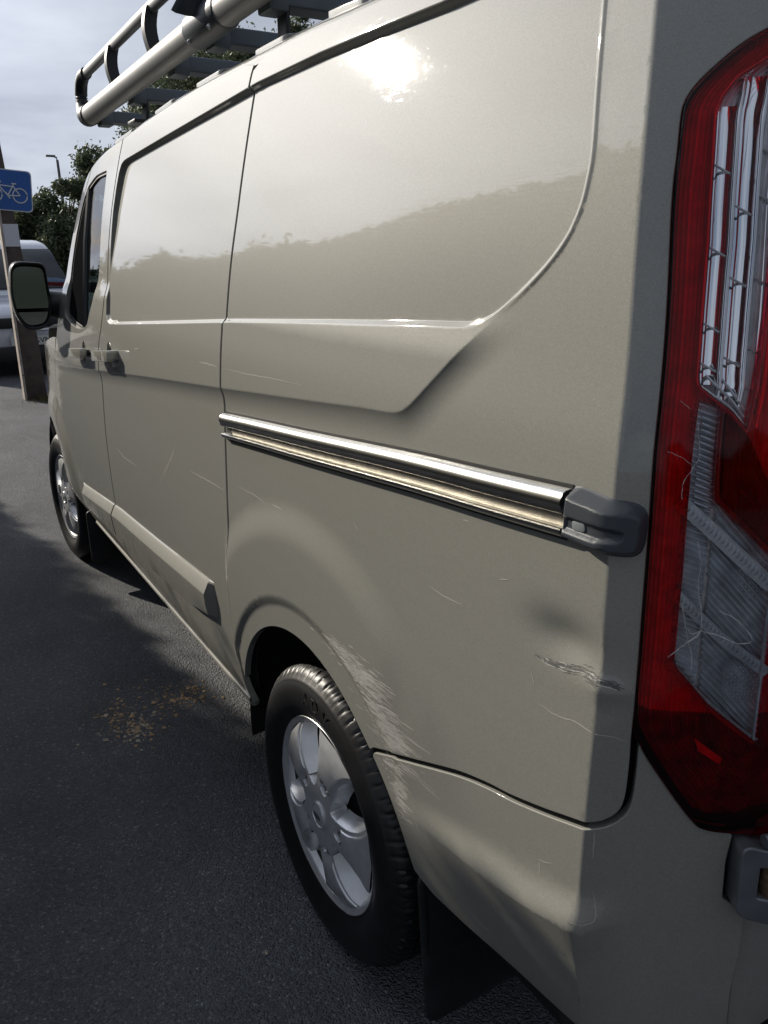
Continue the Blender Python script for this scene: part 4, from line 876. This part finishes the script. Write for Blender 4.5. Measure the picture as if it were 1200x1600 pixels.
for x in (3.26,2.775,2.305,1.965,1.60,1.18,.72,.25):
    b=MB(); z=float(tz(x))-.012; b.tube([(x,-.215,z),(x,-1.77,z)],.034,4,sc=(1.0,.74)); 
    V=[]
    b=MB(); pr=rounded([(x-.036,z-.024),(x+.036,z-.024),(x+.030,z+.020),(x-.030,z+.020)],.006)
    b.prism([tuple(p) for p in pr],lambda p:(p[0],-.222,p[1]),lambda p:(p[0],-1.764,p[1])); cb_=b.build('cross_bar',RACKD,rack,bevel=.002)
    for yy in (-.245,-1.741):
        b=MB(); b.box((x,yy,z-.012),(.072,.05,.046)); b.build('bar_end_block',RACKD,rack,bevel=.006)
for x in (2.775,1.60,.72):
    for yy,sg in ((-.27,1),(-1.716,-1)):
        b=MB(); b.box((x,yy,1.995),(.05,.012,.10)); b.box((x,yy+sg*.02,1.952),(.09,.07,.012)); b.build('rack_foot',BLACK,rack,bevel=.003)
# ------------------------------------------------------------------ scuffs and scratches
SCF=mat('scuffed_paint_pale',(.60,.585,.55),.7); SCD=mat('scuffed_paint_dark',(.10,.10,.095),.7); SCM=mat('scuff_mid_grey',(.42,.41,.385),.6)
sc=[(.985,.803),(.9246,.8225),(.8107,.8191),(.7316,.824),(.7428,.8003),(.778,.758),(.6981,.7346),(.6474,.7302),(.643,.7012),(.6325,.669),(.6702,.6118),(.6661,.5456),(.7039,.59),(.718,.6505),(.7572,.6825),(.8079,.7422),(.8678,.7731),(.935,.790)]
mbs=[MB(),MB()]; cnt=0; tries=0
patches=[((.865,.800),(.055,.012),1.0),((.80,.790),(.045,.014),1.1),((.745,.745),(.034,.018),1.2),((.70,.716),(.034,.015),1.2),((.665,.700),(.022,.012),.8),((.705,.665),(.018,.014),.7),((.690,.620),(.010,.018),.5),((.678,.580),(.008,.016),.3)]
pw=np.array([p[2] for p in patches]); pw/=pw.sum()
while cnt<900 and tries<16000:
    tries+=1
    c,sd,_=patches[rng.choice(len(patches),p=pw)]
    p=np.array(c)+rng.normal(0,1,2)*sd
    l=rng.gamma(2.6,.011)*(1.0 if p[1]>.66 else .6); a=R(rng.normal(3,4))
    e=p+np.array([-cos(a),sin(a)])*l
    if np.hypot(p[0]-AC[0],p[1]-AC[1])<AR+.005 or np.hypot(e[0]-AC[0],e[1]-AC[1])<AR+.005: continue
    zs_=np.interp(-p[0],-bseam[:,0],bseam[:,1]); ze=np.interp(-e[0],-bseam[:,0],bseam[:,1])
    if (p[1]-zs_)*(e[1]-ze)<0 or min(abs(p[1]-zs_),abs(e[1]-ze))<.007: continue
    path=np.array([p+(e-p)*t+rng.normal(0,.00025,2) for t in np.linspace(0,1,5)])
    strip(mbs[0 if p[1]>zs_ else 1],path,rng.gamma(2.0,.00050)+.0003,.0004); cnt+=1
o=mbs[0].build('paint_scuff',SCM,quarter); o['kind']='stuff'; o=mbs[1].build('paint_scuff',SCM,bumper); o['kind']='stuff'
def scr(parent,paths,w,m,off=.0004,rag=.00035):
    b=MB()
    for P in paths:
        P=catmull(P,6) if len(P)>2 else resample(np.array(P),.008,False)
        P=P+rng.normal(0,rag,P.shape); strip(b,P,w,off)
    o=b.build('paint_scratch',m,parent); o['kind']='stuff'
scr(quarter,[[(1.43,1.2602),(1.3052,1.2616),(1.1692,1.2682),(1.0273,1.2732)],[(1.38,.9944),(1.2733,.9977),(1.2175,.9932)],[(1.1828,1.0021),(1.13,1.005)],[(.5955,1.0256),(.5457,1.0232),(.5116,1.026)],[(.3446,.9547),(.3092,.9547),(.2766,.962),(.2362,.962),(.2138,.9583)],[(.4348,1.0912),(.4159,1.0977)],[(.52,1.15),(.505,1.152)],[(.83,1.06),(.815,1.05)],[(.36,.99),(.352,.975)]],.0014,SCM)
dl=catmull([(.3737,1.0174),(.3403,1.0167),(.3073,1.0209),(.271,1.0307),(.2389,1.029),(.2140,1.0184)],8)
md,mp_=MB(),MB()
for k in range(95):
    i=int(rng.integers(3,len(dl)-8)); n_=int(rng.integers(3,8)); P=dl[i:i+n_].copy(); w_=1-abs(i/len(dl)-.55)*1.4
    P[:,1]+=rng.normal(0,.0036)*w_+rng.normal(0,.0006,len(P))
    if len(P)>2: strip(md if rng.random()<.84 else mp_,P,rng.gamma(2,.0005)+.0003,.0004)
o=md.build('dent_graze',SCD,quarter); o['kind']='stuff'; o=mp_.build('dent_graze',SCM,quarter); o['kind']='stuff'
scr(slider,[[(1.8504,1.0028),(1.9009,.9561),(1.9745,.9026),(2.041,.8441)],[(1.862,.985),(1.92,.935)],[(1.885,.965),(1.955,.91),(1.99,.88)],[(1.7393,.954),(1.60,.959),(1.475,.963)],[(2.5676,.8551),(2.4645,.8411),(2.3041,.8458)],[(1.60,1.257),(1.47,1.2595)],[(2.2,1.235),(2.16,1.24)]],.0022,SCM,rag=.001)
scr(bumper,[[(.3242,.7287),(.2975,.7402)],[(.3203,.7285),(.3186,.7058)],[(.2405,.83),(.240,.79)],[(.2366,.7419),(.2310,.7197),(.2322,.7047),(.2392,.6986),(.252,.694)],[(.60,.60),(.585,.575),(.575,.565)],[(.625,.585),(.612,.562)],[(.55,.50),(.47,.49),(.40,.50)]],.0014,SCM)
# ------------------------------------------------------------------ ground
ASPH=asphalt_mat()
b=MB(); N_=1; b.add([(-300,-300,0),(300,-300,0),(300,300,0),(-300,300,0)],[(0,1,2,3)])
g=b.build('ground',ASPH); g['kind']='structure'
def grit(name,n,region,size,m,kind='stuff',flat=.6,parent=None):
    V=[];Fc=[]
    for _ in range(n):
        x,y=region(); s=size()
        k=int(rng.integers(5,8)); a0=rng.uniform(0,6.28); o=len(V)
        for i in range(k):
            a=a0+2*pi*i/k; r=s*rng.uniform(.6,1.1); V.append((x+r*cos(a),y+r*sin(a)*rng.uniform(.7,1),.001+s*flat*.3*rng.random()))
        V.append((x+rng.uniform(-.3,.3)*s,y+rng.uniform(-.3,.3)*s,.001+s*flat*rng.uniform(.6,1.2)))
        Fc+=[(o+i,o+(i+1)%k,o+k) for i in range(k)]
    o=mobj(name,V,Fc,m,parent,False); o['kind']=kind; return o
STN=mat('loose_grit_stone',(.10,.097,.092),.8,var=(3,.5,2)); DEB=mat('dry_tan_debris',(.40,.27,.15),.85,var=(40,.55,3)); PAL=mat('pale_crumbs',(.42,.38,.30),.85,var=(60,.3,3))
grit('loose_grit',2600,lambda:(rng.uniform(.3,7),rng.uniform(-.3,1.3)),lambda:rng.uniform(.0015,.0042),STN)
def blob(cx,cy,sx,sy): return lambda:(rng.normal(cx,sx),rng.normal(cy,sy))
def multi(*bl): return lambda: bl[int(rng.integers(len(bl)))]()
grit('dry_debris',520,multi(blob(2.23,.17,.06,.035),blob(2.12,.13,.05,.04),blob(2.22,-.02,.07,.045),blob(2.24,-.10,.05,.04),blob(2.25,.05,.10,.09)),lambda:rng.gamma(2.,.0016)+.0012,DEB,flat=.35)
grit('pale_crumbs',120,multi(blob(2.10,.14,.035,.03),blob(2.13,.12,.05,.05),blob(2.13,.20,.10,.08)),lambda:rng.gamma(2.,.0016)+.001,PAL,flat=.3)
b=MB(); s=.008
st=grit('pebble',1,lambda:(1.04,.126),lambda:.0085,PAL,flat=.9); st['kind']='thing'; tag(st,'single pale pebble on the dark asphalt left of the rear wheel','pebble')
# ------------------------------------------------------------------ foliage
LEAF=leaf_mat('dark_leaf',(.018,.035,.012),(.055,.085,.028)); LEAF2=leaf_mat('grey_green_leaf',(.060,.080,.044),(.15,.18,.10)); BARK=mat('bark',(.09,.075,.06),.9,bump=(30,.6,.02))
def leaves(n,pts,size,mname,material,parent):
    P=np.asarray(pts); a=rng.normal(size=(n,3)); a/=np.linalg.norm(a,axis=1)[:,None]; c=rng.normal(size=(n,3)); c-=a*(c*a).sum(1)[:,None]; c/=np.linalg.norm(c,axis=1)[:,None]
    s=size*rng.uniform(.6,1.4,(n,1)); d=np.cross(a,c)
    V=np.stack([P+c*s,P+d*s*.42,P-c*s,P-d*s*.42],1).reshape(-1,3); me=bpy.data.meshes.new(mname)
    me.vertices.add(4*n); me.vertices.foreach_set('co',V.astype(np.float32).ravel()); me.loops.add(4*n); me.loops.foreach_set('vertex_index',np.arange(4*n,dtype=np.int32)); me.polygons.add(n); me.polygons.foreach_set('loop_start',np.arange(0,4*n,4,dtype=np.int32)); me.polygons.foreach_set('loop_total',np.full(n,4,np.int32)); me.materials.append(material); me.update(calc_edges=True)
    return link(bpy.data.objects.new(mname,me),parent)
def tree(name,label,base_,h,rad,n,size,material,group,trunk=.35,low=.2):
    r=empty(name,base_); tag(r,label,'tree',group)
    b=MB(); b.tube([(0,0,0),(.1,.05,h*.3),(.05,.1,h*.6),(0,0,h*.85)],[h*.028,h*.022,h*.014,h*.004],8)
    cl=[]
    for k in range(int(24+rad*5)):
        t=rng.uniform(low,.97); w_=sin(pi*min(1,(t-low)/(1.02-low))**.75)**.7; a=rng.uniform(0,6.28); q=rad*w_*sqrt(rng.random())
        cl.append((q*cos(a),q*sin(a),h*t,rad*rng.uniform(.16,.36)))
        if k<9: b.tube([(0.05,.05,h*max(.15,t-.25)),(q*.5*cos(a),q*.5*sin(a),h*(t-.08)),(q*cos(a),q*sin(a),h*t)],[h*.010,h*.006,h*.002],5)
    b.build('trunk',BARK,r,smooth=True)
    cl=np.array(cl); wgt=cl[:,3]**2; pick=rng.choice(len(cl),n,p=wgt/wgt.sum()); d=rng.normal(size=(n,3)); d/=np.linalg.norm(d,axis=1)[:,None]; rr=cl[pick,3]*np.where(rng.random(n)<.12,rng.uniform(1.,1.5,n),rng.uniform(.3,1.08,n)**.6)
    pts=cl[pick,:3]+d*rr[:,None]*[1,1,.8]
    leaves(n,pts,size,'crown',material,r); return r
# clipped hedge that runs along the bay, left of the van (seen in its paint, and shading the tarmac)
hd=empty('hedge',(0,0,0)); tag(hd,'tall dark hedge beside the parking bay, mirrored along the van flank','hedge')
def hy(x): return 1.11+.12*x
def hz(x): return np.interp(x,[0,3,5,6.5,8,10,14],[2.38,2.38,2.37,2.41,2.36,2.34,2.34])
n=90000; xs=rng.uniform(.9,14.0,n); tp=rng.random(n); Hx=hz(xs)+(.03*np.sin(xs*2.3)+.035*np.sin(xs*5.7+1)+.03*np.sin(xs*13.1))*np.interp(xs,[0,4.6,6],[.05,.08,1])
zz=Hx*rng.random(n)**.8; face=rng.uniform(0,.14,n); top=tp<.30; zz=np.where(top,Hx-np.abs(rng.normal(0,.05,n))*np.interp(xs,[0,4.6,6],[.3,.3,1])+rng.exponential(.03,n)*np.interp(xs,[0,4.6,6],[.10,.15,1]),zz); face=np.where(top,rng.uniform(.0,.8,n),face)
yy=hy(xs)+face; leaves(n,np.stack([xs,yy,zz],1),.028,'hedge_leaves',LEAF,hd)
b=MB(); b.add([(1.0,hy(1.0)+.08,0),(13.9,hy(13.9)+.08,0),(13.9,hy(13.9)+.95,0),(1.0,hy(1.0)+.95,0),(1.0,hy(1.0)+.08,2.15),(13.9,hy(13.9)+.08,2.15),(13.9,hy(13.9)+.95,2.15),(1.0,hy(1.0)+.95,2.15)],[(0,1,2,3),(4,5,6,7),(0,1,5,4),(1,2,6,5),(2,3,7,6),(3,0,4,7)]); b.build('hedge_core',mat('hedge_twigs',(.02,.022,.012),.9),hd)
tree('leafy_tree','low broad tree behind the parked car, left of the street lamp',(30,-3.9,0),3.3,1.9,16000,.075,LEAF2,'trees behind the car park')
tree('leafy_tree','rounded tree in front of the far street lamp',(29,-5.1,0),3.9,1.6,18000,.075,LEAF2,'trees behind the car park')
tree('leafy_tree','taller tree rising beside the van windscreen pillar',(31,-6.9,0),5.1,1.7,20000,.075,LEAF2,'trees behind the car park')
tree('leafy_tree','tall tree seen under the front of the roof rack',(30,-9.0,0),7.2,2.2,26000,.075,LEAF2,'trees behind the car park',low=.3)
tree('leafy_tree','highest tree seen between the roof rack bars',(30,-11.4,0),9.0,2.6,30000,.075,LEAF2,'trees behind the car park',low=.3)
tree('leafy_tree','broad tree filling the gaps under the middle rack bars',(27,-8.4,0),7.0,2.3,26000,.07,LEAF2,'trees behind the car park',low=.3)
tree('leafy_tree','spreading tree behind the rack bars nearest the roof',(27,-10.2,0),8.3,2.2,26000,.07,LEAF2,'trees behind the car park',low=.3)
tree('leafy_tree','tree whose top sprigs show over the van roof',(30,-14.6,0),10.3,1.8,14000,.075,LEAF2,'trees behind the car park',low=.4)
for i,(x,y,h,rd,lb) in enumerate(((17,4.6,3.4,1.5,'small tree at the far end of the hedge, mirrored in the sliding door'),(21,5.6,3.6,1.7,'bushy tree beyond the hedge end, mirrored by the door pillar'),(24,5.2,2.8,1.5,'low tree far beyond the hedge, mirrored in the cab door'),(28,5.2,3.4,1.8,'farthest tree of the row beyond the hedge'))):
    tree('leafy_tree',lb,(x,y,0),h,rd,6000,.10,LEAF,'trees beyond the hedge',low=.12)
hb2=empty('hedge',(-13,0,0)); tag(hb2,'unseen dark hedge added behind the viewer to darken reflections in the rear lamp','hedge')  # unseen hedge, added to darken what the rear corner and lamp reflect
n=24000; ys_=rng.uniform(-16,9,n); hh2=2.3+.3*np.sin(ys_*.9)+.25*np.sin(ys_*2.3+1); leaves(n,np.stack([rng.uniform(-.6,.5,n),ys_,hh2*rng.random(n)**.7],1),.10,'hedge_leaves',LEAF,hb2)
b=MB(); b.box((-.9,-3.5,.9),(1.4,25,1.8)); b.build('hedge_core',bpy.data.materials['hedge_twigs'],hb2)
n=16000; ys_=rng.uniform(-70,45,n); hh3=2.6+.9*np.sin(ys_*.21)+.6*np.sin(ys_*.53+2)+.4*np.sin(ys_*1.7)
o=leaves(n,np.stack([72+rng.normal(0,1.5,n),ys_,np.abs(hh3)*rng.random(n)**.7+.1],1),.26,'far_tree_belt',LEAF2,None); o['kind']='stuff'
# ------------------------------------------------------------------ street lamp
sl_=empty('street_lamp',(35,-6.02,0)); tag(sl_,'thin grey street lamp standing above the far trees','street lamp'); LMP=mat('lamp_column_grey',(.16,.17,.18),.5,.4)
b=MB(); b.tube([(0,0,0),(0,0,3),(0,.03,5.1),(0,.06,5.22)],[.09,.07,.05,.045],10); b.build('column',LMP,sl_,smooth=True)
b=MB(); b.tube([(0,.05,5.19),(0,.14,5.24)],.03,8); b.box((0,.26,5.25),(.14,.34,.07)); b.build('lantern',LMP,sl_,bevel=.015)
# ------------------------------------------------------------------ sign post
PO=empty('sign_post',(9.45,-.66,0)); tag(PO,'tapered brown timber post carrying a blue cycle sign','post')
WOOD=mat('weathered_brown_timber',(.088,.066,.057),.8,bump=(40,.4,.004),var=(9,.35,6))
Pz=[(0,.086,-.125),(.5,.086,-.112),(1.48,.087,-.070),(2.0,.088,-.035),(2.62,.084,.0),(3.4,.07,.01)]
b=MB(); V=[]
for z,l,r in Pz: V+=[(-.05,l,z),(-.05,r,z),(.11,r,z),(.11,l,z)]
k=len(Pz); b.add(V,[(4*i+j,4*i+(j+1)%4,4*i+4+(j+1)%4,4*i+4+j) for i in range(k-1) for j in range(4)]+[(0,1,2,3),(4*k-4,4*k-1,4*k-2,4*k-3)]); b.build('post_timber',WOOD,PO,bevel=.006)
EDG=mat('painted_sunlit_edge',(.42,.36,.31),.7,var=(14,.25,5))  # pale tone puts the post's sunlit left face into an added strip
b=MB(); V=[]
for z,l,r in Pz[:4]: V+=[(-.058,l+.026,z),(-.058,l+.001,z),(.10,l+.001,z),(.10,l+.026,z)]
k=4; b.add(V,[(4*i+j,4*i+(j+1)%4,4*i+4+(j+1)%4,4*i+4+j) for i in range(k-1) for j in range(4)]+[(0,1,2,3),(4*k-4,4*k-1,4*k-2,4*k-3)]); bt=b.build('sunlit_face_strip',EDG,PO)
for z in (.28,.95,1.25):
    b=MB(); b.tube([(-.058,.10,z),(-.066,.10,z)],.011,8); b.build('strip_bolt',LMP,bt)
REFW=mat('white_reflective_band',(.62,.64,.70),.4)
b=MB(); b.box((-.053,.016,1.74),(.006,.150,.225)); b.build('reflective_band',REFW,PO)
BLUE=mat('cycle_sign_blue',(.012,.095,.36),.38,var=(3,.1,2)); WHT=mat('sign_white',(.62,.64,.66),.4)
def plate(nm,w,h,x,m,par,t=.004):
    o=rounded([(-w/2,-h/2),(w/2,-h/2),(w/2,h/2),(-w/2,h/2)],.045); b=MB()
    tl=R(-4)
    b.prism([tuple(p) for p in o],lambda p:(x,.0-p[0]*cos(tl)+p[1]*sin(tl),2.185+p[1]*cos(tl)+p[0]*sin(tl)),lambda p:(x-t,-p[0]*cos(tl)+p[1]*sin(tl),2.185+p[1]*cos(tl)+p[0]*sin(tl))); return b.build(nm,m,par)
pb=plate('sign_plate',.485,.405,-.058,WHT,PO); plate('sign_face',.465,.385,-.0615,BLUE,pb,.003)
# white bicycle
b=MB(); tl=R(-4); SC=.155
def bk(u,v): u*=SC; v*=SC; return (-.0665,-u*cos(tl)+v*sin(tl),2.165+v*cos(tl)+u*sin(tl))
for c in (-.78,.78):
    b.tube([bk(c+.45*cos(a),-.18+.45*sin(a)) for a in np.linspace(0,2*pi,29)],.0068,6,cap=False)
for P in ([(-.78,-.18),(-.45,.52)],[(-.50,.40),(.36,.36)],[(-.48,.34),(.02,-.22)],[(.02,-.22),(.42,.52)],[(.02,-.22),(.78,-.18)],[(.78,-.18),(.37,.40)],[(-.62,.60),(-.42,.58),(-.36,.66)],[(.28,.55),(.58,.55)],[(.02,-.22),(.14,-.40)],[(.02,-.22),(-.10,-.02)]):
    b.tube([bk(*p) for p in P],.0066,6)
b.build('bicycle_symbol',WHT,pb,smooth=True)
# grass tuft at the foot of the post
GR=leaf_mat('dry_grass',(.10,.085,.03),(.16,.14,.05)); V=[];Fc=[]
for k in range(420):
    x,y=rng.normal(9.30,.10),rng.normal(-.80,.10); a=rng.uniform(0,6.28); h=rng.uniform(.02,.09); o=len(V); dx,dy=.004*cos(a),.004*sin(a)
    V+=[(x-dx,y-dy,0),(x+dx,y+dy,0),(x+rng.normal(0,.02),y+rng.normal(0,.02),h)]; Fc.append((o,o+1,o+2))
o=mobj('dry_grass',V,Fc,GR,None,False); o['kind']='stuff'
# ------------------------------------------------------------------ parked car beyond the post
car=empty('parked_van',(11.4,-.98,0)); tag(car,'small pale van parked facing us behind the sign post','van')
CW=mat('pale_silver_paint',(.62,.65,.72),.3,.2,.8,.05); CG=mat('car_dark_glass',(.02,.025,.03),.04,0,.0); CB=mat('car_black_trim',(.012,.013,.015),.5); CRD=mat('red_cloth',(.20,.02,.03),.8); CBL=mat('pale_blue_bag',(.35,.50,.66),.8)
def loft(name,rings,m,parent,auto=40):
    Gm=np.array(rings); k,n_=Gm.shape[:2]; b=MB(); V=Gm.reshape(-1,3); b.add(V,[(i*n_+j,i*n_+(j+1)%n_,(i+1)*n_+(j+1)%n_,(i+1)*n_+j) for i in range(k-1) for j in range(n_)]+[tuple(range(n_))[::-1],tuple(range((k-1)*n_,k*n_))]); return b.build(name,m,parent,smooth=True,auto=auto)
def rr_(x,w,z0,z1,r=.12): 
    return [(x,p[0],p[1]) for p in rounded([(-w,z0),(w,z0),(w,z1),(-w,z1)],r,n=6)]
loft('body',[rr_(.06,.78,.40,.80,.10),rr_(.10,.86,.20,.84,.12),rr_(.35,.90,.19,.92,.14),rr_(1.0,.905,.19,1.04,.14),rr_(4.2,.905,.19,1.08,.14),rr_(4.3,.85,.3,1.0,.14)],CW,car)
def wsr(x,w,z0,z1,r=.1): return [(x,p[0],p[1]) for p in rounded([(-w*1.16,z0),(w*1.16,z0),(w,z1),(-w,z1)],[.02,.02,r,r],n=6)]
gh=loft('cabin',[wsr(.80,.74,.98,1.03,.02),wsr(1.05,.72,1.0,1.22,.08),wsr(1.62,.64,1.02,1.665,.12),wsr(1.78,.63,1.02,1.735,.14),wsr(2.2,.64,1.02,1.775,.14),wsr(4.1,.64,1.02,1.75,.14),wsr(4.28,.60,1.02,1.60,.14)],CW,car)
# windscreen laid 6 mm proud of the cabin's raked front
b=MB(); V=[(.905,-.76,1.085),(.905,.76,1.085),(1.56,.60,1.615),(1.56,-.60,1.615)]; V2=[(x-.03,y,z+.03) for x,y,z in V]; b.add(V+V2,[(0,1,2,3),(4,5,6,7),(0,1,5,4),(1,2,6,5),(2,3,7,6),(3,0,4,7)]); b.build('windscreen',CG,car,bevel=.008)
def lump(nm,c,r,m,sq):
    th=np.linspace(0,2*pi,13)[:-1]; Gm=np.array([[(c[0]+r[0]*sin(a_)*0+r[0]*cos(a_)*cos(t)*.4,c[1]+r[1]*cos(a_)*cos(t),c[2]+r[2]*sin(a_)+.15*r[2]*sin(3*t)*cos(a_)) for t in th] for a_ in np.linspace(-1.5,1.5,7)]); grid_obj(nm,Gm,m,car,closed_v=True)
lump('dashboard_red_cloth',(.90,-.50,1.135),(.10,.42,.05),CRD,1); lump('dashboard_blue_bag',(.97,-.45,1.20),(.08,.30,.045),CBL,1)
b=MB(); b.box((.055,0,.705),(.10,1.50,.135)); b.build('grille',CB,car,bevel=.02)
b=MB(); b.box((.045,0,.30),(.12,1.66,.20)); b.build('lower_intake',CB,car,bevel=.03)
HLM=mat('headlamp_glass',(.75,.77,.78),.05,.9)
for sg in (1,-1):
    b=MB(); b.box((.10,sg*.70,.735),(.16,.34,.15)); b.build('headlamp',HLM,car,bevel=.04)
    b=MB(); b.tube([(.9,sg*.76,.30),(.9,sg*.93,.30)],.30,24); b.build('wheel',CB,car)
    b=MB(); b.box((.95,sg*1.02,1.10),(.12,.20,.15)); b.build('door_mirror',CB,car,bevel=.04)
b=MB(); b.box((-.010,0,.607),(.03,.44,.035)); b.build('bumper_strip',HLM,car,bevel=.01)
NP=mat('plate_white',(.66,.66,.62),.5); b=MB(); b.box((-.022,0.0,.478),(.012,.52,.118)); pl=b.build('number_plate',NP,car)
cu=bpy.data.curves.new('t','FONT'); cu.body='GVM'; cu.size=.105; cu.extrude=.001; t=bpy.data.objects.new('t',cu); C.objects.link(t); bpy.context.view_layer.update()
me=bpy.data.meshes.new_from_object(t.evaluated_get(bpy.context.evaluated_depsgraph_get())); bpy.data.objects.remove(t); me.materials.clear(); me.materials.append(CB)
o=link(bpy.data.objects.new('plate_letters',me),pl); M=Matrix(((0,0,-1,-.0295),(-1,0,0,-.012),(0,1,0,.441),(0,0,0,1))); o.matrix_local=M
